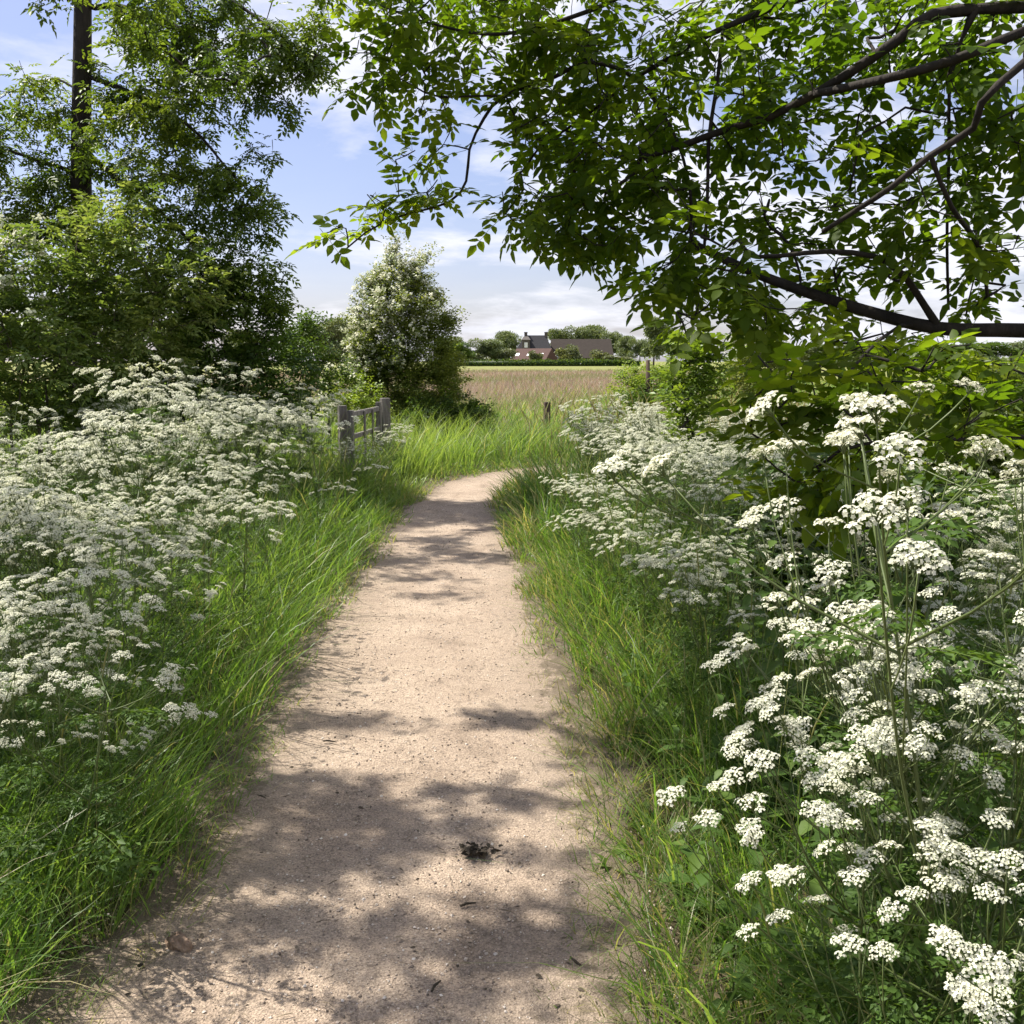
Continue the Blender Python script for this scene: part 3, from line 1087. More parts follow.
def parsley_layout(H, lush):
    """stems as tubes, list of umbel frames, list of leaf frames"""
    stems, ums, lvs = [], [], []
    az = U(0, 6.28)
    top = np.array([math.cos(az), math.sin(az), 0]) * U(.02, .13) * H
    main = lambda t: np.array([0, 0, H * t]) + top * t ** 2
    ts_ = np.linspace(0, 1, 7)
    stems.append(tube([main(t) for t in ts_], np.linspace(.0042, .0016, 7), 5))
    ums.append((main(1.0), nrm(top * .6 / H + np.array([0, 0, 1.])), 1.1))
    a = U(0, 6.28)
    for t in sorted(U(.38, .9, lush)):
        a += 2.4 + U(-.5, .5)
        o = np.array([math.cos(a), math.sin(a), 0])
        L = H * U(.22, .42) * (1.15 - .45 * t)
        p0 = main(t)
        zend = max(.0, (1 - t) * H * U(.75, 1.05) + U(-.06, .04) * H)
        p1 = p0 + o * L * .5 + np.array([0, 0, zend * .42])
        p2 = p0 + o * L * .85 + np.array([0, 0, zend])
        st = polyl([p0, p1, p2], .06)
        stems.append(tube(st, np.linspace(.0024, .0012, len(st)), 4))
        ums.append((p2, nrm(o * U(.1, .7) + np.array([0, 0, 1.])), U(.85, 1.1)))
        for q in range(rng.integers(2, 5)):
            b = a + U(-1.3, 1.3)
            o2 = np.array([math.cos(b), math.sin(b), 0])
            s0 = st[int(len(st) * U(.35, .75))]
            L2 = U(.07, .16)
            s2 = s0 + o2 * L2 + np.array([0, 0, (p2[2] - s0[2]) * U(.6, 1.0) + .02])
            s1 = (s0 + s2) / 2 + o2 * .02
            stems.append(tube(polyl([s0, s1, s2], .05), .0012, 3))
            ums.append((s2, nrm(o2 * U(.1, .8) + np.array([0, 0, 1.])), U(.65, 1.0)))
        lvs.append((p0, o * .9 + np.array([0, 0, .35]), U(.5, .9)))
    for k in range(2):
        b = U(0, 6.28)
        o = np.array([math.cos(b), math.sin(b), 0])
        t = U(.15, .45)
        lvs.append((main(t), o + np.array([0, 0, U(.2, .6)]), U(.9, 1.4)))
    return cat(stems), ums, lvs


UZ = np.array([0, 0, 1.])


def umat(nv):
    """rotation that takes +Z to nv"""
    x = nrm(np.cross([.3, .9, .1], nv))
    y = np.cross(nv, x)
    return np.column_stack([x, y, nv]) @ rotz(U(0, 6.28))


ME_UH = [mesh('umbel', u, [M_FLOWER, M_STEM]) for u in UH]
ME_FE = [mesh('leaf', f, M_WEED) for f in FE]
NEARV, FARV = [], []
for i in range(6):
    NEARV.append(parsley_layout(U(.85, 1.1), 8))
for i in range(14):
    lacy = i >= 7
    st, ums, lvs = parsley_layout(U(.95, 1.15), 12 if lacy else 7)
    ts = [st.setmi(1).setr(.5)]
    for (p, nv, s) in ums:
        ts.append(UM[rng.integers(4)].moved(umat(nv) * s * (.98 if lacy else 1.28), p))
    for (p, dv, s) in lvs:
        fr = frames(np.array([dv]), np.array([UZ]))[0]
        lf = FE[rng.integers(4)].moved(fr * s, p)
        lf.setmi(2)
        ts.append(lf)
    c = cat(ts)
    FARV.append(mesh('cow_parsley', c, [M_FLOWER, M_STEM, M_WEED]))
ME_NS = [mesh('stem', v[0], M_STEM) for v in NEARV]


def m4(m3, p):
    m = Matrix.Identity(4)
    for i in range(3):
        for j in range(3):
            m[i][j] = float(m3[i][j])
        m[i][3] = float(p[i])
    return m


def near_parsley(x, y, s, vi, label, group=None, lean=(0, 0)):
    root = thing('cow_parsley', label, 'wildflower', (x, y, float(zg(x, y)) - .02), group)
    root.rotation_euler = (lean[1], lean[0], U(0, 6.28))
    root.scale = (s, s, s)
    st, ums, lvs = NEARV[vi]
    link('stem', ME_NS[vi], root)
    for (p, nv, sc_) in ums:
        link('umbel', ME_UH[rng.integers(4)], root, mtx=m4(umat(nv) * sc_ * .98, p))
    for (p, dv, sc_) in lvs:
        fr = frames(np.array([dv]), np.array([UZ]))[0]
        link('leaf', ME_FE[rng.integers(4)], root, mtx=m4(fr * sc_, p))
    return root


def far_parsley(x, y, s, label, group):
    o = link('cow_parsley', FARV[rng.integers(7) + (7 if x > 0 else 0)], loc=(x, y, float(zg(x, y)) - .02))
    o.rotation_euler = (U(-.12, .12), U(-.12, .12), U(0, 6.28))
    o.scale = (s, s, s * U(.9, 1.1))
    tag(o, label, 'wildflower', group)
    return o


# ---- individually placed plants close to the camera (px, py of the plant's head, distance, height)
def put_near(px, py, d, vi, label, lean=(0, 0), group=None):
    p = P(px, py, d)
    return near_parsley(p[0], p[1], max(.3, p[2] + .02) / 1.0, vi, label, group, lean)


FOREG = [
    (935, 640, 1.75, 0, 'cow parsley with the broadest crowded white head, right foreground in front of the dark shade'),
    (1010, 700, 1.55, 1, 'cow parsley at the right picture edge with big close white clusters'),
    (845, 690, 1.95, 2, 'cow parsley with a row of white heads just left of the crowded right foreground one'),
    (900, 770, 1.6, 3, 'low cow parsley with loose open florets above the nettles at lower right'),
    (960, 860, 1.35, 4, 'lowest cow parsley of the right foreground, its few heads near the bottom corner'),
    (1005, 500, 1.6, 5, 'tall cow parsley with creamy heads under the low tree limb at the right edge'),
    (915, 480, 1.9, 0, 'tall creamy cow parsley heads hanging below the lowest tree branch'),
    (835, 560, 2.8, 1, 'cow parsley in half shade with two flat heads behind the dandelion clock'),
    (770, 630, 3.0, 2, 'cow parsley with tight white heads left of the dandelion clock'),
    (690, 560, 4.0, 3, 'branching cow parsley with dark stems at the front of the right bank'),
    (30, 560, 3.3, 0, 'cow parsley with full heads at the left picture edge, upper of the near ones'),
    (60, 640, 3.1, 1, 'cow parsley with round full heads low at the left edge of the picture'),
    (150, 590, 4.0, 2, 'cow parsley standing out toward the grass from the left bank'),
    (150, 672, 3.7, 3, 'short cow parsley with two bright heads in the left grass'),
    (15, 720, 2.7, 4, 'low cow parsley at the left edge over the dark grass'),
    (95, 742, 3.0, 5, 'lone small cow parsley head leaning out over the left grass'),
]
for (px, py, d, vi, lab) in FOREG:
    put_near(px, py, d, vi, lab, (U(-.15, .15), U(-.15, .15)))

for (px, py, d) in [(930, 660, 1.7), (985, 640, 1.8), (995, 760, 1.5), (1000, 500, 1.9), (880, 790, 1.65), (1010, 830, 1.4)]:
    put_near(px, py, d, int(rng.integers(6)), 'cow parsley in the crowded right foreground group of heads', (U(-.12, .12), U(-.12, .12)), 'cow parsley, right foreground')

# ---- the two banks
def scatter(n, x0, x1, y0, y1, mind, ok):
    pts = []
    tries = 0
    while len(pts) < n and tries < n * 60:
        tries += 1
        p = np.array([U(x0, x1), U(y0, y1)])
        if ok(p) and all((p[0] - q[0]) ** 2 + (p[1] - q[1]) ** 2 > mind ** 2 for q in pts):
            pts.append(p)
    return pts


def okL(p):
    d, s = pathdist(p[None])
    lim = (.34 if p[1] < 4 else .40) + .15 * math.sin(p[1] * 2)
    if d[0] < .8 and U() < .35:
        return False
    if p[1] > 8.6:
        lim = 1.0
    return s[0] < 0 and d[0] > lim and abs(p[0]) < .58 * p[1] + .15 and p[1] - .28 * p[0] < 11.8


def okR(p):
    d, s = pathdist(p[None])
    q = p[0] / p[1]
    if q < .075 and p[1] > 9:
        return False
    if .225 < q < .42 and 3.3 < p[1] < 7.2 and U() < .82:
        return False
    return s[0] > 0 and d[0] > (.6 if p[1] < 4 else (.32 if p[1] < 8 else .8)) and p[0] < .58 * p[1] + .2 and U() < math.exp(-max(0, d[0] - 1.4) * .55)


for p in scatter(122, -6, -1.2, 2.7, 11.0, .20, okL):
    s = U(.88, 1.15) * (.95 + .22 * min(max((p[1] - 3) / 6, 0), 1))
    s *= (.74 if p[0] < -.38 * p[1] and p[1] > 5.5 else .90) * U(.72, 1.22)
    s *= min(1, .60 + .45 * float(pathdist(p[None])[0][0]))
    if p[1] < 4.4:
        near_parsley(p[0], p[1], s * .95, rng.integers(6), 'cow parsley in the front rows of the white bank left of the path', 'cow parsley, front of the left bank', (U(-.12, .12), U(-.12, .12)))
    elif p[1] < 7.4:
        far_parsley(p[0], p[1], s, 'cow parsley in the middle of the white bank left of the path', 'cow parsley, middle of the left bank')
    else:
        far_parsley(p[0], p[1], s, 'cow parsley at the back of the left bank, in front of the dark shrubs', 'cow parsley, back of the left bank')
for p in scatter(40, -2.9, -1.2, 2.2, 5.2, .15, okL):
    near_parsley(p[0], p[1], U(.72, 1.0), rng.integers(6), 'cow parsley in the front rows of the white bank left of the path', 'cow parsley, front of the left bank', (U(-.15, .15), U(-.15, .15)))
for p in scatter(9, -1.9, -1.35, 9.8, 13.6, .3, lambda p: True):
    far_parsley(p[0], p[1], U(.55, .72), 'small cow parsley in the long grass in front of the gate', 'cow parsley by the gate')
for p in scatter(178, .3, 6.0, 2.6, 12.5, .18, okR):
    s = U(.78, 1.05) * min(1, .5 + .55 * float(pathdist(p[None])[0][0]))
    if p[1] < 3.9:
        if U() < .55:
            near_parsley(p[0], p[1], s * .85, rng.integers(6), 'shaded cow parsley under the overhanging tree, front of the right bank', 'cow parsley, front of the right bank', (U(-.12, .12), U(-.12, .12)))
    elif p[1] < 8:
        far_parsley(p[0], p[1], s * .95, 'cow parsley amid dark stems in the middle of the right bank', 'cow parsley, middle of the right bank')
    else:
        far_parsley(p[0], p[1], s, 'cow parsley among straw coloured grass at the back of the right bank', 'cow parsley, back of the right bank')

# ================================================================== nettles, docks, small herbs


def nettle_leaf(L=.075, wd=.046):
    n = 7
    v, f = [], []
    for i in range(n + 1):
        t = i / n
        wv = wd * .5 * (math.sin(math.pi * min(t * 1.02, 1) ** .7)) * (1.0 if i % 2 else .82)
        z = -.25 * L * t * t
        v += [(L * t, wv, z + .22 * wv), (L * t, 0, z), (L * t, -wv, z + .22 * wv)]
    for i in range(n):
        a, b = 3 * i, 3 * i + 3
        f += [(a + 1, b + 1, b, a), (a + 2, b + 2, b + 1, a + 1)]
    return T(v, f)


NL = nettle_leaf(.092, .055)
ME_NL = mesh('leaf', NL.moved().setr(.45), M_WEED)
ME_NL2 = mesh('leaf', NL.moved().setr(.8), M_WEED)
ME_NST = mesh('stem', tube([(0, 0, 0), (.01, 0, .3), (.0, .01, .6), (.01, 0, 1.0)], [.0035, .003, .0024, .001], 5), M_STEM)


def nettle(x, y, H, label, group):
    root = thing('nettle', label, 'weed', (x, y, float(zg(x, y)) - .02), group)
    root.rotation_euler = (U(-.12, .12), U(-.12, .12), U(0, 6.28))
    link('stem', ME_NST, root, mtx=m4(np.diag([1, 1, H]), (0, 0, 0)))
    n = max(4, int(H / .065))
    for i in range(n):
        z = H * (.12 + .86 * i / (n - 1))
        s = 1.25 - .75 * (i / (n - 1)) ** 2
        for k in range(2):
            a = i * math.pi / 2 + k * math.pi + U(-.2, .2)
            dv = np.array([math.cos(a), math.sin(a), U(-.35, .1)])
            fr = frames(np.array([dv]), np.array([UZ]))[0]
            link('leaf', ME_NL if U() < .6 else ME_NL2, root, mtx=m4(fr * s, (0, 0, z)))
    return root


for i, p in enumerate(scatter(84, .5, 2.6, 1.3, 4.4, .13, lambda p: (lambda r: r[1][0] > 0 and r[0][0] > .22)(pathdist(p[None])) and p[0] < .56 * p[1] + .1)):
    d = float(pathdist(p[None])[0][0])
    nettle(p[0], p[1], U(.36, .62) * (1 if d > .6 else .6), 'toothed nettle growing in the shade under the right hand cow parsley', 'nettles at lower right')


for p in scatter(60, .8, 3.2, 3.2, 6.8, .17, lambda p: .215 < p[0] / p[1] < .46):
    nettle(p[0], p[1], U(.75, 1.1), 'tall dark nettle in the deep shade below the low branch on the right', 'tall nettles under the right hand tree')


def dock_leaf(L=.16, wd=.055):
    t = nettle_leaf(L, wd)
    return t


ME_DK = mesh('leaf', dock_leaf().setr(.85), M_WEED)
DOCK = [(800, 935, 'rosette of broad pale green leaves at the bottom right of the path'),
        (850, 985, 'broad leaved rosette in the bottom right corner grass'),
        (615, 845, 'small bright rosette of notched leaves at the right edge of the path'),
        (640, 800, 'flat rosette half hidden in grass above the bright one by the path'),
        (600, 585, 'bright leaved weed on the right verge under the white flowers')]
for (px, py, lab) in DOCK:
    p = G(px, py + 20)
    root = thing('rosette_weed', lab, 'weed', (p[0], p[1], float(zg(p[0], p[1])) - .02))
    for k in range(13):
        a = k * 2.4 + U(-.3, .3)
        dv = np.array([math.cos(a), math.sin(a), U(.25, 1.3)])
        fr = frames(np.array([dv]), np.array([UZ]))[0]
        link('leaf', ME_DK, root, mtx=m4(fr * U(.45, .85), (0, 0, .01)))

# dandelion clock
p = P(805, 603, 2.6)
root = thing('dandelion_clock', 'round grey dandelion seed head on a thin stalk in the shade', 'wildflower', (p[0], p[1], 0))
link('stem', mesh('stem', tube([(0, 0, -.02), (.01, 0, p[2] * .5), (0, 0, p[2])], .002, 5), M_STEM), root)
n = 150
dv = randdir(n)
fz = T([(0, 0, 0)] + [(.019, .0035 * math.cos(k * 1.2566), .0035 * math.sin(k * 1.2566)) for k in range(5)], [(0, 1, 2), (0, 3, 4), (1, 2, 3, 4, 5)])
link('seed_head', mesh('seed_head', inst(fz, frames(dv, randdir(n)), np.tile([0, 0, p[2]], (n, 1)), np.ones(n)), leafmat('seed_fluff', [(0, (.5, .5, .47)), (1, (.62, .62, .58))], .5, (1, 1, 1), .8, .1)), root)

# ================================================================== things on the path
def lump(r, seed, amp=.25, flat=.6, nu=18, nv=12):
    rg_ = np.random.default_rng(seed)
    ph = rg_.uniform(0, 6.28, 12)
    v, f = [], []
    for i in range(nv + 1):
        th = math.pi * i / nv
        for j in range(nu):
            a = 2 * math.pi * j / nu
            d = np.array([math.sin(th) * math.cos(a), math.sin(th) * math.sin(a), math.cos(th)])
            k = 1 + amp * (math.sin(d[0] * 3 + ph[0]) * math.sin(d[1] * 4 + ph[1]) + .5 * math.sin(d[2] * 7 + ph[2] + d[0] * 5) + .3 * math.sin(d[1] * 13 + ph[3]) * math.sin(d[0] * 11 + ph[4]))
            v.append(d * k * np.asarray(r))
    for i in range(nv):
        for j in range(nu):
            j2 = (j + 1) % nu
            f.append((i * nu + j, (i + 1) * nu + j, (i + 1) * nu + j2, i * nu + j2))
    return T(v, f)


p = G(181, 950)
o = link('stone', mesh('stone', lump((.045, .024, .024), 3, .22), M_STONE), loc=(p[0], p[1], .018))
o.rotation_euler = (.1, .18, -.5)
tag(o, 'brown elongated stone on the left edge of the path near the bottom', 'stone')

p = G(474, 857)
ts = []
for k in range(70):
    q = rng.normal(0, 1, 2) * (.028, .017)
    dv = randdir(1, -.3, .5)
    m = frames(dv, randdir(1, .4, 1))[0]
    if k % 5:
        ts.append(leaflet(.026, .015, .5).moved(m * U(.6, 1.2), (q[0], q[1], U(.004, .02))))
    else:
        ts.append(tube([(0, 0, 0), (.012, .006, .003), (.026, 0, 0)], [.0022, .0024, .0012], 4).moved(m * U(.6, 1.2), (q[0], q[1], U(.004, .018))))
ts.append(lump((.03, .018, .012), 8, .3).moved(None, (0, 0, .008)))
tag(link('twig_clump', mesh('twig_clump', cat(ts), M_DUNG), loc=(p[0], p[1], .012)), 'dark clump of dead leaves and twigs in the middle of the path', 'debris')

for (px, py, L, a, lab) in [(468, 908, .05, .4, 'short dark twig bit below the dark clump on the path'), (330, 744, .06, -.2, 'pale wood chip in the shaded middle of the path'),
                            (436, 990, .05, 1.2, 'dark bark crumb near the bottom edge of the path'), (262, 800, .05, -.6, 'thin twig lying on the left side of the shaded path'),
                            (575, 965, .045, 2.2, 'dark stub of twig on the right of the path near the bottom')]:
    p = G(px, py)
    o = link('twig', mesh('twig', tube([(-L / 2, 0, 0), (-.1 * L, .05 * L, .002), (L / 2, -.03 * L, 0)], [.003, .004, .002], 6), M_DUNG), loc=(p[0], p[1], .012))
    o.rotation_euler = (0, 0, a)
    tag(o, lab, 'twig')

# ================================================================== the overhanging tree on the right
ash_leaf = [pinnate(3, .13, .056, .031), pinnate(3, .15, .062, .034), pinnate(2, .10, .055, .031)]
g = Grow(.0022, .40)
g.limb([(3.0, 3.3, -.1), (2.98, 3.35, 1.2), (2.9, 3.5, 2.6), (2.75, 3.6, 4.2), (2.5, 3.7, 6.0)], .13, .05, root=True)
L = lambda lst, r0, r1, step=.06, wob=.004: g.limb([(P(*t) if len(t) == 3 and t[2] > 0 and t[0] > 50 else np.array(t)) for t in lst], r0, r1, step, wob)
# main lower limb
L([(1330, 352, 3.3), (1150, 338, 3.28), (1024, 330, 3.3), (940, 327, 3.3), (870, 311, 3.35), (800, 290, 3.4), (745, 270, 3.5), (690, 244, 3.6)], .034, .014)
L([(935, 322, 3.3), (915, 292, 3.25), (898, 271, 3.2), (874, 255, 3.2), (827, 251, 3.2), (757, 258, 3.25), (738, 240, 3.3)], .012, .006)
L([(738, 270, 3.48), (718, 295, 3.4), (695, 315, 3.35)], .008, .003)
# upper limb
L([(1290, 60, 3.6), (1130, 5, 3.35), (1024, 6, 3.2), (933, 13, 3.2), (900, 36, 3.25), (851, 70, 3.3), (816, 92, 3.4), (769, 117, 3.5), (730, 129, 3.6), (679, 148, 3.7), (640, 160, 3.8)], .029, .010)
L([(1250, -40, 3.5), (1100, 10, 3.1), (1024, 31, 3.0), (952, 59, 3.0), (890, 76, 3.1), (816, 94, 3.38)], .019, .012)
L([(1290, -30, 3.5), (1120, -5, 2.9), (1024, 64, 2.8), (980, 105, 2.8), (972, 129, 2.85), (929, 156, 2.9), (890, 187, 2.95), (859, 207, 3.0), (823, 230, 3.1)], .020, .007)
L([(929, 156, 2.9), (952, 207, 2.95), (980, 250, 3.1), (988, 297, 3.28)], .008, .006)
L([(972, 20, 3.2), (951, 74, 3.2), (948, 187, 3.25), (948, 309, 3.3)], .006, .005)
L([(1120, 4, 3.3), (950, -40, 3.5), (796, 0, 3.8), (710, 35, 3.85), (675, 56, 3.9), (634, 79, 3.95), (593, 110, 4.0), (538, 148, 4.05)], .020, .005)
L([(722, 40, 3.85), (712, 120, 3.7), (708, 170, 3.65), (704, 248, 3.6)], .008, .006)
L([(640, 80, 3.95), (663, 113, 3.8), (691, 187, 3.7), (690, 243, 3.6)], .007, .006)
L([(640, 76, 3.95), (590, 62, 4.0), (555, 76, 4.05), (505, 95, 4.1), (485, 118, 4.1), (470, 150, 4.1), (466, 182, 4.1), (448, 203, 4.1), (400, 216, 4.1), (365, 232, 4.1), (332, 262, 4.1)], .009, .003)
L([(505, 95, 4.1), (440, 97, 4.15), (400, 78, 4.2), (365, 72, 4.2)], .005, .0025)
L([(800, -2, 3.8), (700, -40, 3.9), (590, 10, 4.0), (500, 35, 4.1), (425, 22, 4.2), (380, 5, 4.25)], .014, .003)
L([(1250, 470, 2.9), (1024, 436, 2.5), (960, 440, 2.45), (890, 441, 2.4), (840, 452, 2.35)], .010, .004)
L([(905, 322, 3.32), (863, 355, 2.9), (830, 400, 2.6), (790, 430, 2.5)], .008, .003)
# limb high over the path, above the picture, added to cast shade
L([(2.8, 3.6, 4.0), (1.6, 4.4, 4.9), (.2, 5.0, 5.1), (-1.2, 5.6, 5.0), (-2.4, 6.2, 4.9)], .06, .012, .12)
L([(.6, 4.9, 5.1), (-.6, 4.7, 5.3), (-1.9, 4.5, 5.2), (-2.8, 4.2, 5.0)], .03, .008, .12)

FOL = [  # apparent centre and half size, distance, half depth, twig ends
    (430, 22, 60, 24, 4.2, .3, 20), (375, 45, 28, 30, 4.2, .2, 12), (362, 88, 22, 18, 4.2, .15, 8), (455, 65, 45, 25, 4.2, .2, 14), (410, 70, 30, 30, 4.2, .2, 9),
    (430, 120, 28, 16, 4.1, .15, 6), (432, 150, 28, 14, 4.1, .12, 6), (436, 185, 32, 16, 4.1, .12, 9), (365, 205, 34, 14, 4.1, .12, 8), (333, 232, 14, 18, 4.1, .1, 4), (400, 205, 30, 12, 4.1, .12, 7), (395, 165, 12, 12, 4.1, .1, 3),
    (505, 45, 40, 36, 4.1, .3, 22), (560, 50, 50, 50, 4.1, .4, 44), (540, 120, 34, 34, 4.05, .3, 26), (520, 95, 20, 20, 4.05, .2, 8),
    (512, 205, 26, 20, 4.0, .2, 14), (560, 215, 42, 28, 4.0, .3, 28), (600, 235, 40, 22, 3.9, .3, 26), (560, 160, 40, 40, 4.0, .35, 36),
    (620, 60, 60, 60, 4.0, .5, 56), (620, 150, 55, 60, 3.9, .45, 58), (680, 90, 55, 80, 3.8, .5, 56), (670, 200, 50, 45, 3.7, .4, 42),
    (660, 285, 38, 24, 3.6, .3, 20), (700, 270, 36, 40, 3.5, .3, 24), (735, 300, 40, 26, 3.3, .3, 18), (690, 320, 30, 18, 3.3, .2, 9),
    (740, 30, 60, 50, 3.7, .5, 40), (760, 120, 50, 60, 3.5, .5, 30), (750, 190, 50, 50, 3.5, .4, 24), (840, 40, 60, 45, 3.4, .5, 34), (830, 130, 50, 50, 3.3, .5, 26),
    (900, 110, 50, 50, 3.1, .5, 26), (870, 180, 45, 35, 3.1, .4, 20), (800, 220, 50, 30, 3.2, .4, 20), (960, 140, 40, 40, 2.9, .4, 14), (1000, 60, 45, 45, 3.0, .4, 16), (930, 30, 60, 35, 3.2, .4, 18),
    (985, 120, 45, 30, 2.8, .3, 12), (985, 40, 50, 40, 3.0, .4, 22), (905, 60, 50, 40, 3.0, .4, 18), (1010, 150, 30, 40, 2.8, .3, 14), (950, 190, 40, 30, 2.9, .3, 12), (800, 80, 60, 50, 3.4, .4, 20), (1000, 190, 20, 20, 2.8, .2, 3), (930, 220, 45, 30, 2.9, .3, 14), (900, 250, 60, 25, 3.0, .3, 16), (1000, 250, 35, 35, 2.9, .3, 14), (840, 275, 60, 25, 3.2, .3, 16),
    (780, 320, 45, 25, 3.0, .3, 14), (850, 330, 50, 22, 2.9, .3, 14), (930, 345, 60, 25, 2.9, .3, 14), (1000, 370, 40, 35, 2.7, .3, 14), (1010, 300, 30, 30, 2.9, .3, 10), (930, 375, 60, 26, 2.9, .3, 18), (1000, 400, 40, 30, 2.8, .3, 16), (880, 350, 50, 20, 3.0, .3, 12),
    (790, 400, 45, 35, 2.5, .2, 22), (850, 420, 45, 40, 2.4, .2, 22), (750, 440, 25, 18, 2.45, .12, 6), (840, 470, 40, 28, 2.3, .15, 12), (880, 380, 40, 30, 2.5, .2, 14), (775, 365, 40, 20, 2.7, .2, 9),
    (950, 400, 45, 26, 2.4, .2, 10), (800, 480, 30, 20, 2.3, .12, 6),
    (700, -70, 220, 50, 4.0, .8, 90), (950, -60, 130, 60, 3.4, .8, 50), (480, -60, 90, 40, 4.3, .5, 30),
]
tg = []
for f in FOL:
    px, py, rx, ry, d, dr, nn = f
    if px > 720 and py < 350:
        d += .35
    if 320 < py < 350 and px > 760:
        d += .5
    tg.append(pell(px, py, rx, ry, d, dr, max(2, int(nn * (.76 if px < 720 else .66)))))
tg = np.vstack(tg)
ends = g.attract(tg, .05, -.05, .10)
# unseen foliage above path and right bank, shaped to shade chosen spots
SHD = [(505, 722, .17, .13, 12), (335, 722, .20, .10, 8), (310, 800, .30, .22, 26), (410, 835, .30, .24, 28), (500, 800, .18, .10, 8), (270, 860, .26, .16, 16),
       (545, 925, .22, .07, 8), (490, 965, .20, .10, 10), (330, 935, .34, .08, 14), (440, 1010, .22, .08, 9), (350, 880, .22, .07, 7), (530, 860, .10, .06, 3),
       (150, 760, .5, .4, 34), (60, 850, .4, .3, 22), (640, 760, .25, .2, 12)]
tg2 = []  # leaf clusters added out of view to darken the right foreground below
for (c, rx, ry, rz, nn, h) in [((.80, 2.4, 1.45), .35, .3, .2, 34, 2.7), ((1.0, 2.6, 1.3), .3, .3, .2, 20, 2.9), ((1.15, 3.2, .3), .45, .5, .25, 40, 3.6), ((.9, 2.0, .1), .35, .3, .2, 20, 3.8),
                         ((1.6, 3.0, .5), .5, .4, .25, 34, 3.4), ((2.0, 4.6, .5), .5, .5, .25, 34, 3.6), ((1.45, 5.0, .2), .4, .6, .25, 34, 3.7), ((2.4, 5.6, .3), .6, .6, .25, 30, 3.7), ((1.05, 3.9, .1), .3, .45, .22, 26, 3.9), ((1.6, 5.2, .7), .45, .6, .25, 40, 3.4), ((2.1, 6.2, .6), .5, .6, .25, 30, 3.5), ((.75, 1.6, .1), .25, .25, .2, 12, 4.0)]:
    tg2.append(ell(np.array(c) + SUN * (h / SUN[2]), (rx, ry, rz), int(nn * 2.3)))
for (px, py, rx, ry, nn) in SHD:
    c = G(px, py)
    h = U(4.5, 5.2)
    c = c + SUN * (h / SUN[2])
    tg2.append(ell(c, (rx, ry, .25), int(nn * 1.9)))
ends2 = g.attract(np.vstack(tg2), .12, -.05, .10)
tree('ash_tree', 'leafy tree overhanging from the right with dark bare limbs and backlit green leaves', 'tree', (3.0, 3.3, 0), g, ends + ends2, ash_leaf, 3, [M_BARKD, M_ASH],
     back=4, spread=.012, up=.62, outw=.8, droopy=.25, sc=(.6, 1.05))

# ================================================================== left tree and shrubs
tall_leaf = [pinnate(3, .15, .075, .032, True), pinnate(2, .11, .07, .034, True)]
g = Grow(.004, .42)
D = 13.0
b0 = P(84, 470, D); b0[2] = -.1
g.limb([b0, P(84, 330, D), P(82, 180, D), P(82, 60, D), P(82, -60, D), P(84, -260, D)], .17, .07, .3, .02, root=True)
LT = lambda lst, r0, r1: g.limb([P(*t) for t in lst], r0, r1, .15, .02)
LT([(84, 10, 13), (120, 5, 12.9), (170, 25, 12.6), (215, 60, 12.2), (250, 95, 12)], .035, .008)
LT([(84, -40, 13), (150, -30, 12.7), (230, 0, 12.2), (290, 40, 11.9), (325, 60, 11.8)], .04, .008)
LT([(84, 75, 13), (140, 95, 12.7), (190, 130, 12.4), (225, 165, 12.2), (262, 200, 12)], .035, .008)
LT([(84, 150, 13), (130, 190, 12.7), (180, 230, 12.4), (220, 275, 12.2), (245, 330, 12.1)], .035, .009)
LT([(84, 175, 13), (50, 165, 13), (10, 150, 13), (-40, 150, 13)], .03, .008)
LT([(84, 90, 13), (55, 80, 13.2), (30, 85, 13.4)], .02, .006)
LT([(84, -150, 13), (40, -120, 12), (0, -90, 11.5)], .04, .01)
FOLT = [(190, 20, 80, 30, 12.4, .8, 60), (270, 50, 45, 40, 12, .6, 34), (312, 55, 22, 40, 11.9, .4, 18), (320, 15, 20, 20, 12, .4, 6), (130, 60, 45, 50, 12.7, .8, 44), (200, 95, 60, 40, 12.3, .8, 44), (270, 105, 30, 26, 12, .5, 10),
        (30, 110, 40, 30, 13, .8, 30), (40, 70, 20, 14, 13, .5, 6), (15, 180, 50, 50, 13, .9, 60), (60, 190, 40, 50, 13, .9, 40), (130, 140, 55, 55, 12.6, .9, 60), (180, 180, 55, 45, 12.4, .8, 56),
        (235, 195, 32, 28, 12.1, .6, 22), (265, 205, 26, 14, 12, .4, 9), (200, 240, 50, 40, 12.3, .7, 40), (245, 255, 38, 30, 12.1, .6, 26), (270, 285, 25, 25, 12, .5, 14), (235, 310, 45, 40, 12.1, .6, 34),
        (110, 240, 60, 50, 12.6, .8, 50), (40, 260, 60, 50, 12.8, .8, 50), (285, 305, 20, 14, 12, .4, 6), (262, 150, 20, 16, 12, .3, 5),
        (100, 300, 90, 40, 12.4, .8, 50), (180, 290, 60, 50, 12.3, .8, 40), (100, -120, 150, 90, 12.6, 1.5, 30), (260, -60, 80, 40, 12.2, .8, 16), (-60, 100, 60, 120, 12.5, 1.2, 60)]
tg = np.vstack([pell(*f[:6], int(f[6] * 1.1)) for f in FOLT])
shl = []
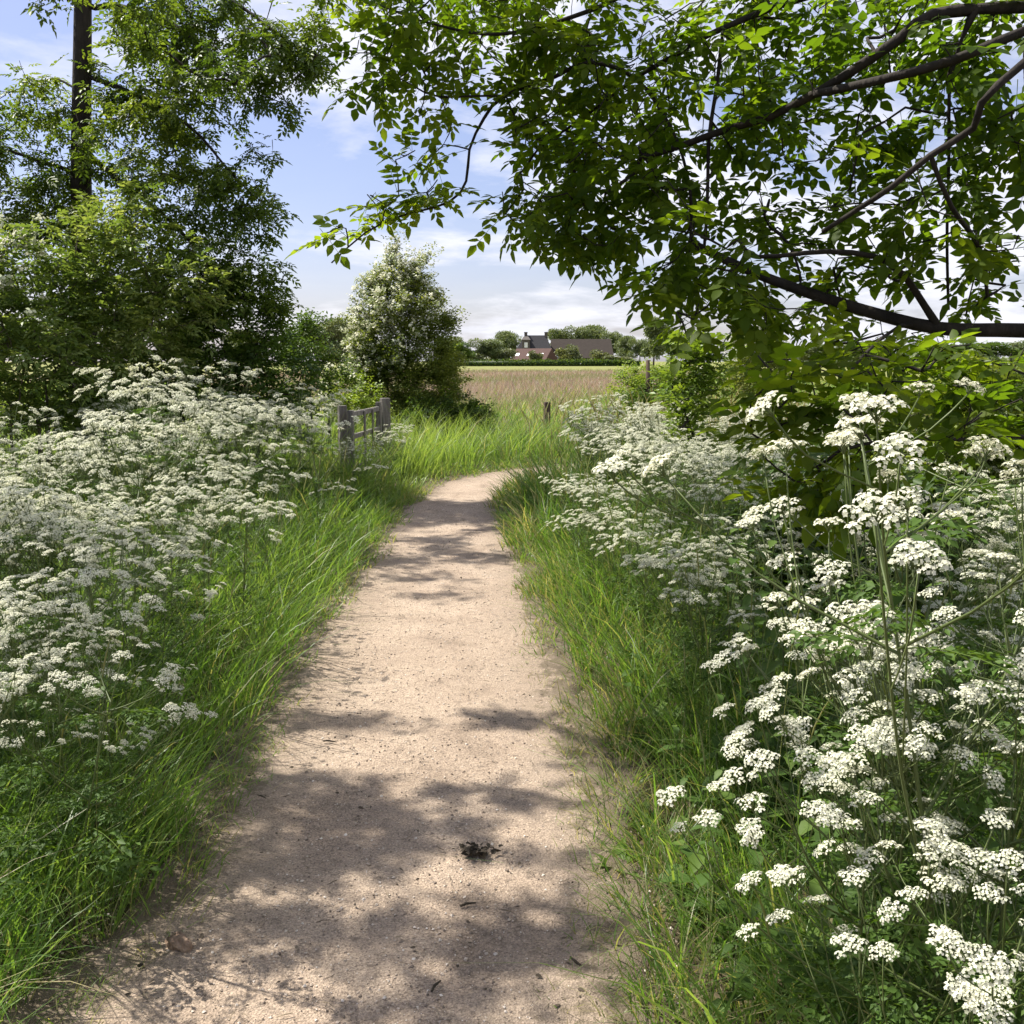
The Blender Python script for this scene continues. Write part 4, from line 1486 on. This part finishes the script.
for (px, py, rx, ry, nn) in [(470, 508, .35, .5, 16), (430, 520, .3, .4, 12), (500, 530, .3, .3, 10), (440, 545, .35, .3, 14), (400, 560, .3, .25, 9), (480, 560, .3, .2, 10), (430, 580, .3, .15, 6), (360, 560, .4, .4, 14), (560, 520, .5, .5, 18), (390, 500, .4, .5, 14), (455, 598, .2, .08, 3)]:
    c = G(px, py)
    shl.append(ell(c + SUN * (U(4.2, 5.6) / SUN[2]), (rx, ry, .3), nn))
tg = np.vstack([tg] + shl)
ends = g.attract(tg, .14, .02, .12)
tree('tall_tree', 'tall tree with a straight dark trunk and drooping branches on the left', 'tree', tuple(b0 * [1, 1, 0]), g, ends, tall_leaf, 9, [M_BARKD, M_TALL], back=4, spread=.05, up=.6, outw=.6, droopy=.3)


def shrub(name, label, cat_, px, d, blobs, leaf, per, mats, nstem=5, tip=.003, seg=.15, blossom=None, group=None, spread=.05, sc=(.8, 1.2), up=.6):
    b = P(px, 400, d)
    b[2] = 0
    g = Grow(tip, .42)
    top = P(px, blobs[0][1], d)
    for k in range(nstem):
        o = rng.normal(0, .12, 2)
        e = np.array([b[0] + o[0] * 5 * .4, b[1] + o[1] * 2, top[2] * U(.35, .6)])
        g.limb([b + [o[0] * .5, o[1] * .5, -.05], (b + e) / 2 + [o[0], o[1], 0], e], .03, .012, seg, .01, root=True)
    tg = np.vstack([pell(*f) for f in blobs])
    c0 = tg.mean(0)
    out_ = tg[rng.integers(0, len(tg), len(tg) // 12)]
    out_ = c0 + (out_ - c0) * U(1.1, 1.32, (len(out_), 1))
    tg = np.vstack([tg, out_])
    tg[:, 2] = np.maximum(tg[:, 2], .05)
    ends = g.attract(tg, seg, .03, .12)
    root, pos = tree(name, label, cat_, tuple(b), g, ends, leaf, per, mats, group, sc, back=3, spread=spread, up=up, outw=.6)
    if blossom:
        frac, tmpl, mm, part = blossom
        c = tg.mean(0)
        dv = pos - c
        ext_ = np.abs(dv).max(0) + 1e-6
        score = (dv / ext_) @ nrm(SUN * [1, .4, 1] + np.array([-.1, -.5, .15])) + U(-.55, .55, len(pos))
        k = np.argsort(-score)[:int(len(pos) * frac)]
        n = len(k)
        fr = frames(randdir(n, -.5, .5), nrm(randdir(n) * .5 + UZ)) * U(.7, 1.3, n)[:, None, None]
        pp = pos[k] + nrm(dv[k]) * .06
        link(part, mesh(part, inst(tmpl, fr, pp - b), mm), root)
    return root


blos = cat([T([(math.cos(k * 1.2566) * .02, math.sin(k * 1.2566) * .02, .004 * (k % 2)) for k in range(5)], [tuple(range(5))]).moved(rotx(U(-.7, .7)) @ roty(U(-.7, .7)), (U(-.05, .05), U(-.05, .05), U(-.02, .035))).setr(U(-.3, .3)) for _ in range(9)])
elder_leaf = [pinnate(2, .14, .085, .04, True), pinnate(3, .16, .08, .036, True)]
simple_leaf = cat([quadleaf(.055, .032).moved(rotz(a) @ roty(U(-.3, .3)), (.03 * math.cos(a), .03 * math.sin(a), U(-.02, .02))).setr(U(-.1, .1)) for a in (.2, 1.7, 3.0, 4.4, 5.4)])

shrub('elder_shrub', 'pale yellow green elder shrub at the far left with small white flower heads', 'shrub', 30, 10.5,
      [(30, 270, 60, 50, 10.5, .7, 60), (20, 340, 70, 50, 10.3, .7, 70), (-20, 300, 50, 60, 10.5, .7, 40), (60, 380, 50, 40, 10.2, .6, 40), (0, 400, 60, 30, 10.2, .5, 30)], elder_leaf, 6, [M_BARK, M_ELDER], blossom=(.12, blos, M_FLOWER, 'blossom'))
shrub('elder_shrub', 'upright light green shrub in front of the tall trunk on the left', 'shrub', 130, 11.2,
      [(120, 220, 40, 40, 11.2, .6, 40), (115, 280, 55, 50, 11, .6, 64), (130, 340, 60, 50, 10.9, .6, 64), (190, 290, 45, 50, 11.2, .6, 46), (90, 390, 60, 30, 10.8, .5, 40)], elder_leaf, 6, [M_BARK, M_ELDER])
shrub('dark_shrub', 'dark green shady thicket behind the left flower bank', 'shrub', 215, 11.8,
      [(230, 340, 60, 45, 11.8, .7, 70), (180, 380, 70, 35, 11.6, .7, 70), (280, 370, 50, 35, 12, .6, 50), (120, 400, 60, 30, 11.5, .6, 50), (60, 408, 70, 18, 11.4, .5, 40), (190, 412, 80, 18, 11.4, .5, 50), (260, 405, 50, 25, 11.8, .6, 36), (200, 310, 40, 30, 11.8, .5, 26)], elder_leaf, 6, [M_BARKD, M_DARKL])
shrub('dark_shrub', 'spreading dark shrub between the left thicket and the gate', 'shrub', 310, 14.5,
      [(305, 345, 34, 26, 14.5, .6, 46), (325, 372, 28, 22, 14.5, .5, 30), (285, 385, 30, 24, 14.3, .5, 34), (318, 325, 16, 14, 14.5, .4, 10), (300, 322, 12, 10, 14.5, .3, 6)], simple_leaf, 6, [M_BARKD, M_DARKL])
shrub('pale_shrub', 'pale yellowish bush at the foot of the flowering hawthorn behind the gate', 'shrub', 345, 17,
      [(345, 385, 26, 24, 17, .6, 46), (365, 400, 22, 22, 16.6, .5, 36), (330, 405, 22, 22, 16.2, .5, 30)], simple_leaf, 6, [M_BARK, M_YEL], blossom=(.15, blos, M_FLOWER, 'blossom'))
shrub('hawthorn_bush', 'tall conical hawthorn covered with white blossom left of the field', 'tree', 405, 19,
      [(400, 282, 30, 24, 19, .5, 80), (404, 314, 50, 32, 19, .85, 200), (408, 348, 52, 36, 19, .95, 240), (410, 385, 52, 36, 19, .95, 220), (378, 370, 32, 38, 18.8, .7, 110), (430, 405, 40, 26, 18.8, .8, 110),
       (446, 345, 18, 34, 19, .5, 60), (366, 335, 18, 30, 19, .5, 60), (396, 258, 7, 9, 19, .15, 8), (378, 288, 14, 16, 19, .3, 18), (420, 292, 18, 18, 19, .35, 26), (400, 415, 50, 24, 18.7, .9, 120), (450, 380, 16, 38, 18.8, .5, 50), (358, 390, 18, 36, 18.8, .5, 50)],
      simple_leaf, 8, [M_BARKD, M_HAW], nstem=7, blossom=(.13, blos, M_FLOWER, 'blossom'), spread=.07)
shrub('bramble', 'low dark bramble thicket beside the foot of the hawthorn', 'shrub', 455, 18.5,
      [(450, 405, 28, 14, 18.5, .8, 50), (475, 412, 22, 9, 18.2, .6, 36), (425, 415, 24, 14, 18, .6, 40), (440, 424, 30, 12, 18, .6, 44), (395, 428, 30, 12, 18, .5, 40), (470, 424, 26, 10, 18, .6, 34)], simple_leaf, 7, [M_BARKD, M_DARKL], nstem=4)
shrub('bramble', 'yellow green bush around the stake at the right of the field', 'shrub', 650, 19,
      [(645, 376, 30, 14, 19, .7, 60), (670, 388, 28, 20, 18.8, .7, 60), (630, 392, 24, 18, 18.8, .6, 50), (700, 382, 16, 12, 18.5, .4, 24)], simple_leaf, 7, [M_BARKD, M_YEL], nstem=5)
shrub('bramble', 'lower right side of the yellow green bush by the stake, its shade painted as dark leaves', 'shrub', 665, 18.2,  # shaded side of the same bush, shade put into darker leaf colour
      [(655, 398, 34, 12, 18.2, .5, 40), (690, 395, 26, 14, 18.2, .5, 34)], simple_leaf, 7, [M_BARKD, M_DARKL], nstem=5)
shrub('ash_sapling', 'bright yellow green young ash shoot standing left of the far hawthorn', 'sapling', 700, 8.5,
      [(690, 348, 24, 20, 8.5, .25, 20), (705, 375, 24, 20, 8.5, .25, 18), (682, 375, 14, 14, 8.5, .2, 8), (694, 402, 28, 18, 8.5, .25, 18), (690, 430, 24, 16, 8.5, .25, 12)], tall_leaf, 5, [M_BARKD, M_YEL], nstem=2, spread=.02)
shrub('hawthorn_bush', 'smaller flowering hawthorn seen beneath the right hand tree', 'tree', 755, 20,
      [(755, 350, 26, 22, 20, .7, 90), (765, 375, 30, 20, 20, .7, 90), (735, 378, 24, 18, 20, .6, 60)], simple_leaf, 8, [M_BARKD, M_HAW], nstem=5, blossom=(.10, blos, M_FLOWER, 'blossom'), spread=.07)
shrub('dark_shrub', 'shady shrub at the right edge beneath the limb of the overhanging tree', 'shrub', 1010, 7,
      [(1000, 420, 60, 50, 7, .6, 80), (930, 445, 60, 40, 6.8, .6, 60), (1060, 390, 50, 60, 7, .6, 50), (980, 385, 40, 26, 7, .5, 30)], elder_leaf, 5, [M_BARKD, M_HAW], nstem=4)

shrub('dark_shrub', 'dark leafy undergrowth in the shade beneath the low branch on the right', 'shrub', 850, 5.6,
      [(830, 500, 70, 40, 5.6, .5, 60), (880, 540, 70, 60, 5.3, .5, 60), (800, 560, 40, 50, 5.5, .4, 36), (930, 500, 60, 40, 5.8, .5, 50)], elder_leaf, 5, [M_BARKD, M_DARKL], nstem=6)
# ================================================================== gate, posts
def post(name, label, px, ytop, d, wdt, mat_, top='flat', rot=0, tilt=0, group=None, cat_='post', capt=True):
    p = P(px, ytop, d)
    hgt = p[2]
    t = cat([box(-wdt / 2, wdt / 2, -wdt / 2, wdt / 2, -.15, hgt)])
    o = link(name, mesh(name, t, mat_, smooth=False), loc=(p[0], p[1], 0))
    o.rotation_euler = (0, tilt, rot)
    bevel_obj(o, wdt * .08)
    return tag(o, label, cat_, group)


post('gate_post', 'grey square wooden gate post nearest the hawthorn', 385, 398, 14.2, .12, M_WOOD, rot=.45)
post('gate_post', 'shorter grey wooden gate post on the left of the small gate', 342, 405.5, 12.5, .10, M_WOOD, rot=.45)
A, B = P(350.5, 409, 12.35), P(379, 402.5, 13.95)
root = thing('field_gate', 'small grey weathered wooden gate standing between its two posts', 'gate', (A[0], A[1], 0))
dirv = B - A
Lg = float(np.linalg.norm(dirv[:2]))
yaw = math.atan2(dirv[1], dirv[0])
root.rotation_euler = (0, 0, yaw)
H0 = .98
for (nm, t) in [('stile', box(-.04, .04, -.035, .035, .08, H0 + .02)), ('stile', box(Lg - .07, Lg, -.035, .035, .08, H0 + .06)),
                ('rail', box(.042, Lg - .072, -.020, .020, H0 - .065, H0)), ('rail', box(.042, Lg - .072, -.020, .020, .64, .70)), ('rail', box(.042, Lg - .072, -.022, .022, .22, .30)),
                ('slat', box(Lg * .35, Lg * .35 + .06, -.045, -.024, .15, H0 - .01)), ('slat', box(Lg * .65, Lg * .65 + .06, -.045, -.024, .15, H0 - .01))]:
    bevel_obj(link(nm, mesh(nm, t, M_WOOD, smooth=False), root), .006)
post('bollard', 'short dark wooden post standing alone in the grass by the field', 547, 402, 23, .13, M_WOODD, rot=.3)
p = P(648, 360, 18.4)
o = link('stake', mesh('stake', tube([(0, 0, -.1), (.01, 0, p[2] * .5), (.0, .01, p[2])], [.05, .045, .035], 7), M_WOODD), loc=(p[0], p[1], 0))
tag(o, 'thin dark stake sticking up through the yellow green bush', 'stake')

# ================================================================== farm in the distance
DF = 400.0
def W(px, py, d=DF):
    return P(px, py, d)


def prism_roof(x0, x1, y0, y1, ze, zr, hip0=0.0, hip1=0.0, th=.25):
    """gable or hipped roof along X, eaves ze, ridge zr"""
    ym = (y0 + y1) / 2
    v = [(x0, y0, ze), (x1, y0, ze), (x1, y1, ze), (x0, y1, ze), (x0 + hip0, ym, zr), (x1 - hip1, ym, zr),
         (x0, y0, ze - th), (x1, y0, ze - th), (x1, y1, ze - th), (x0, y1, ze - th)]
    f = [(0, 1, 5, 4), (2, 3, 4, 5), (3, 0, 4), (1, 2, 5), (6, 9, 8, 7), (0, 6, 7, 1), (1, 7, 8, 2), (2, 8, 9, 3), (3, 9, 6, 0)]
    return T(v, f)


# house
xa, xb = W(514, 350)[0], W(553, 350)[0]
zr = W(530, 335)[2]
root = thing('farmhouse', 'grey farmhouse with a dark slate roof and two chimneys across the field', 'house', (0, 0, 0))
link('wall', mesh('wall', box(xa + .6, xb - .6, DF, DF + 10, -.2, 5.0), M_BRICKG, smooth=False), root)
rf = link('roof', mesh('roof', prism_roof(xa, xb, DF - .5, DF + 10.5, 5.0, zr, 4.6, 2.6), M_SLATE, smooth=False), root)
for px in (526, 546.5):
    c = W(px, 334)
    link('chimney', mesh('chimney', cat([box(c[0] - .6, c[0] + .6, DF + 4.4, DF + 5.8, zr - 2.2, c[2] + .6), box(c[0] - .7, c[0] + .7, DF + 4.25, DF + 5.95, c[2] + .6, c[2] + .9)]), M_BRICKG, smooth=False), rf)
c = W(526, 345, DF - 1)
dm = link('dormer', mesh('dormer', cat([box(c[0] - 1.5, c[0] + 1.5, DF - .6, DF + 4, c[2] - 2.2, c[2] + 1.8), prism_roof(c[0] - 1.8, c[0] + 1.8, DF - .8, DF + 4, c[2] + 1.8 + .25, c[2] + 3.4, .9, .9)]), M_BRICKG, smooth=False), root)
wn = link('window', mesh('window', cat([box(c[0] - .65, c[0] + .65, DF - .68, DF - .605, c[2] - 1.0, c[2] + 1.0)]), M_WHITE, smooth=False), dm)
for k in range(4):
    bx = c[0] - 2 + k * 7
    w_ = link('window', mesh('window', box(bx - .7, bx + .7, DF - .08, DF - .003, 1.2, 3.4), M_WHITE, smooth=False), root)
    link('pane', mesh('pane', box(bx - .55, bx + .55, DF - .11, DF - .085, 1.35, 3.25), M_GLASS, smooth=False), w_)
# long barn
x0, x1 = W(552, 345)[0], W(614.5, 345)[0]
root = thing('barn', 'long barn with a broad brown thatched roof joined to the farmhouse', 'barn', (0, 0, 0))
link('wall', mesh('wall', box(x0 + .3, x1 - .5, DF + 1.2, DF + 17, -.2, 2.8), M_REDBRICK, smooth=False), root)
link('roof', mesh('roof', prism_roof(x0 - .4, x1, DF + .4, DF + 18, 2.8, W(580, 338.5)[2], .3, .6, .5), M_THATCH, smooth=False), root)
# low red barn in front, turned so that its dark gable shows at the right
D2 = 370.0
pc = P(534, 355, D2)
zr2 = P(530, 349, D2)[2] + .2
root = thing('red_barn', 'low red tiled shed with three skylights in front of the farmhouse', 'barn', (pc[0], D2, 0))
root.rotation_euler = (0, 0, R(-33))
hl_, hw_ = 7.6, 4.4
link('wall', mesh('wall', cat([box(-hl_ + .3, hl_ - .3, -hw_ + .4, hw_ - .4, -.2, 2.0),
                               T([(hl_ - .28, -hw_ + .4, 2.0), (hl_ - .28, hw_ - .4, 2.0), (hl_ - .28, 0, zr2 - .5), (hl_ - .6, -hw_ + .4, 2.0), (hl_ - .6, hw_ - .4, 2.0), (hl_ - .6, 0, zr2 - .5)], [(0, 1, 2), (3, 5, 4), (0, 3, 4, 1), (1, 4, 5, 2), (2, 5, 3, 0)])]), M_REDBRICK, smooth=False), root)
rf = link('roof', mesh('roof', prism_roof(-hl_, hl_, -hw_, hw_, 2.0, zr2, 0, 0, .25), M_REDTILE, smooth=False), root)
sl_ = math.atan2(zr2 - 2.0, hw_)
for lx in (-5.6, -.6, 4.6):
    link('skylight', mesh('skylight', box(-.75, .75, -.65, .65, 0, .1), M_SKYL, smooth=False), rf, mtx=Matrix.Translation((lx, -hw_ + 2.0, 2.0 + 2.0 * math.tan(sl_) + .02)) @ Matrix.Rotation(sl_, 4, 'X'))

# hedge in front of the farm
xh0, xh1 = P(440, 362, 320)[0], P(640, 362, 320)[0]
n = 5200
pp = np.column_stack([U(xh0, xh1, n), U(319, 321.5, n), U(0, 1.9, n) + .25 * np.sin(U(0, 40, n))])
fr = frames(randdir(n), randdir(n)) * U(.7, 1.3, n)[:, None, None]
hl = inst(quadleaf(.55, .4), fr, pp)
root = thing('hedge', 'long clipped dark hedge in front of the farm', 'hedge', (0, 0, 0))
link('foliage', mesh('foliage', cat([hl, box(xh0, xh1, 319.6, 320.9, -.1, 1.55)]), M_DARKL), root)


xh0, xh1 = P(740, 362, 285)[0], P(1080, 362, 285)[0]
n = 7000
px_ = U(xh0, xh1, n)
pp = np.column_stack([px_, U(283, 287, n), U(0, 1, n) * (3.2 + 1.3 * np.sin(px_ * .21) + .9 * np.sin(px_ * .53 + 1))])
fr = frames(randdir(n), randdir(n)) * U(.8, 1.6, n)[:, None, None]
root = thing('hedge', 'uneven overgrown hedgerow along the far edge of the field on the right', 'hedge', (0, 0, 0))
link('foliage', mesh('foliage', cat([inst(quadleaf(.75, .55), fr, pp), box(xh0, xh1, 284.2, 285.8, -.1, 1.7)]), M_FAR), root)


# far trees: three kinds, copied
def far_proto(H, Wd, n, seed, tall=False):
    rg_ = np.random.default_rng(seed)
    k = 11
    cs = np.column_stack([rg_.uniform(-.5, .5, k) * Wd * .62, rg_.uniform(-.5, .5, k) * Wd * .6, H * (.38 + .5 * rg_.uniform(0, 1, k))])
    if tall:
        cs[:, :2] *= np.clip(1.25 - cs[:, 2:3] / H, .1, 1)
    g = Grow(.03, .42)
    g.limb([(0, 0, -.2), (.1, 0, H * .3), (0, .1, H * .7)], H * .028, H * .01, .5, .05, root=True)
    tg = np.vstack([ell(c, np.array([.27, .27, .19]) * Wd * rg_.uniform(.7, 1.15), n // k, .55) for c in cs])
    tg[:, 2] = np.maximum(tg[:, 2], H * .12)
    sub = tg[::9]
    g.attract(sub, .8, .03, .1)
    pos = tg
    nn = len(pos)
    fr = frames(randdir(nn), nrm(randdir(nn) * .7 + UZ)) * U(.6, 1.3, nn)[:, None, None]
    hue = .5 + .5 * np.sin(pos[:, 0] * 1.3 + seed) * np.cos(pos[:, 2] * 1.1)
    return (mesh('trunk', g.bark(), M_BARK), inst(simple_far, fr, pos, np.clip(.5 * U(0, 1, nn) + .5 * hue, 0, 1)))


simple_far = cat([quadleaf(.42, .3).moved(rotz(a) @ roty(U(-.5, .5)), (.12 * math.cos(a), .12 * math.sin(a), U(-.1, .1))).setr(U(-.1, .1)) for a in (.3, 2.3, 4.4)])
PR = []
for (H, Wd, n, sd_, tl, mm) in [(9, 8, 2600, 1, False, M_FAR), (10, 9, 2800, 2, False, M_FAR), (8, 6, 2200, 5, True, M_FAR), (4, 4.6, 1300, 7, False, M_FARP), (9, 8, 2600, 4, False, M_DARKL)]:
    tk, cw = far_proto(H, Wd, n, sd_, tl)
    PR.append((H, Wd, tk, mesh('crown', cw, mm)))


def far_tree(px, ytop, wpx, d, kind, label, name='tree', cat_='tree', group=None):
    H, Wd, tk, cw = PR[kind]
    p = P(px, ytop, d)
    root = thing(name, label, cat_, (p[0], p[1], 0), group)
    root.scale = ((wpx * d / F) / Wd,) * 2 + (p[2] / (H * 1.0),)
    root.rotation_euler = (0, 0, U(0, 6.28))
    link('trunk', tk, root)
    link('crown', cw, root)
    return root


FT = [
    (330, 318, 46, 80, 1, 'tree with a mid green crown behind the gate, left of the hawthorn'), (350, 326, 34, 95, 0, 'tree just left of the hawthorn, further off'), (295, 322, 50, 85, 4, 'dark tree behind the left thicket'),
    (465, 343, 20, 300, 4, 'small dark round tree at the left end of the hedge'), (486, 340, 34, 330, 0, 'round tree between the dark small one and the shed'), (508, 331, 30, 420, 1, 'taller pale tree behind the left end of the farmhouse'),
    (500, 350, 24, 335, 3, 'pale bush in front of the trees left of the shed'), (536, 352, 14, 330, 3, 'light shrub in front of the red shed'), (569, 346.5, 24, 345, 3, 'yellowish round bush in front of the long barn'),
    (602, 351, 20, 335, 3, 'pale shrub at the right end of the long barn'), (560, 329, 26, 470, 1, 'left tree crown rising behind the barn ridge'), (578, 328, 28, 470, 0, 'middle tree crown rising behind the barn ridge'),
    (594, 325, 34, 480, 1, 'tallest tree crown rising behind the barn ridge'), (612, 333, 24, 470, 0, 'right tree crown behind the end of the barn'), (626, 336, 24, 340, 1, 'light green tree at the right end of the farm'),
    (640, 340, 22, 330, 0, 'small tree beside the end of the hedge'), (655, 316, 30, 150, 2, 'tall dark pointed tree right of the farm'), (672, 326, 30, 165, 4, 'dark rounded tree beside the pointed one'), (690, 335, 34, 200, 0, 'tree further right, half hidden by leaves'),
    (472, 352, 30, 325, 3, 'pale low bush on the hedge line near the hawthorn'), (620, 356, 26, 325, 3, 'low bush on the right part of the hedge line'), (450, 338, 30, 360, 0, 'tree just right of the hawthorn on the skyline'),
    (820, 345, 60, 260, 0, 'hedgerow tree seen under the tree limb, left'), (870, 342, 60, 270, 1, 'hedgerow tree seen under the tree limb, middle'), (925, 346, 60, 260, 0, 'hedgerow tree seen under the tree limb, right'),
    (980, 343, 60, 250, 4, 'dark hedgerow tree at the right edge of the field'), (1030, 340, 60, 250, 1, 'hedgerow tree beyond the right picture edge'), (780, 348, 50, 280, 1, 'hedgerow tree behind the smaller hawthorn'),
    (240, 330, 50, 100, 1, 'tree beyond the dark left thicket'), (180, 325, 60, 100, 0, 'tree behind the left shrubs, nearer the trunk'), (60, 320, 80, 100, 1, 'tree on the skyline at the far left'), (0, 320, 80, 100, 4, 'dark tree on the skyline at the left edge'), (120, 322, 60, 100, 0, 'tree on the skyline behind the tall trunk'),
]
for (px, yt, wp, d, kd, lab) in FT:
    far_tree(px, yt, wp, d, kd, lab, 'bush' if kd == 3 else 'tree', 'bush' if kd == 3 else 'tree', 'bushes around the farm' if kd == 3 else 'trees around the field')

# ================================================================== render settings
vs = SC.view_settings
vs.view_transform = 'Standard'
vs.look = 'None'
vs.exposure = 0.92
vs.gamma = 1.0
cy_ = SC.cycles
cy_.max_bounces = 7
cy_.diffuse_bounces = 3
cy_.glossy_bounces = 2
cy_.transmission_bounces = 4
cy_.caustics_reflective = False
cy_.caustics_refractive = False
cy_.use_adaptive_sampling = True
cy_.adaptive_threshold = 0.02
cy_.use_denoising = True
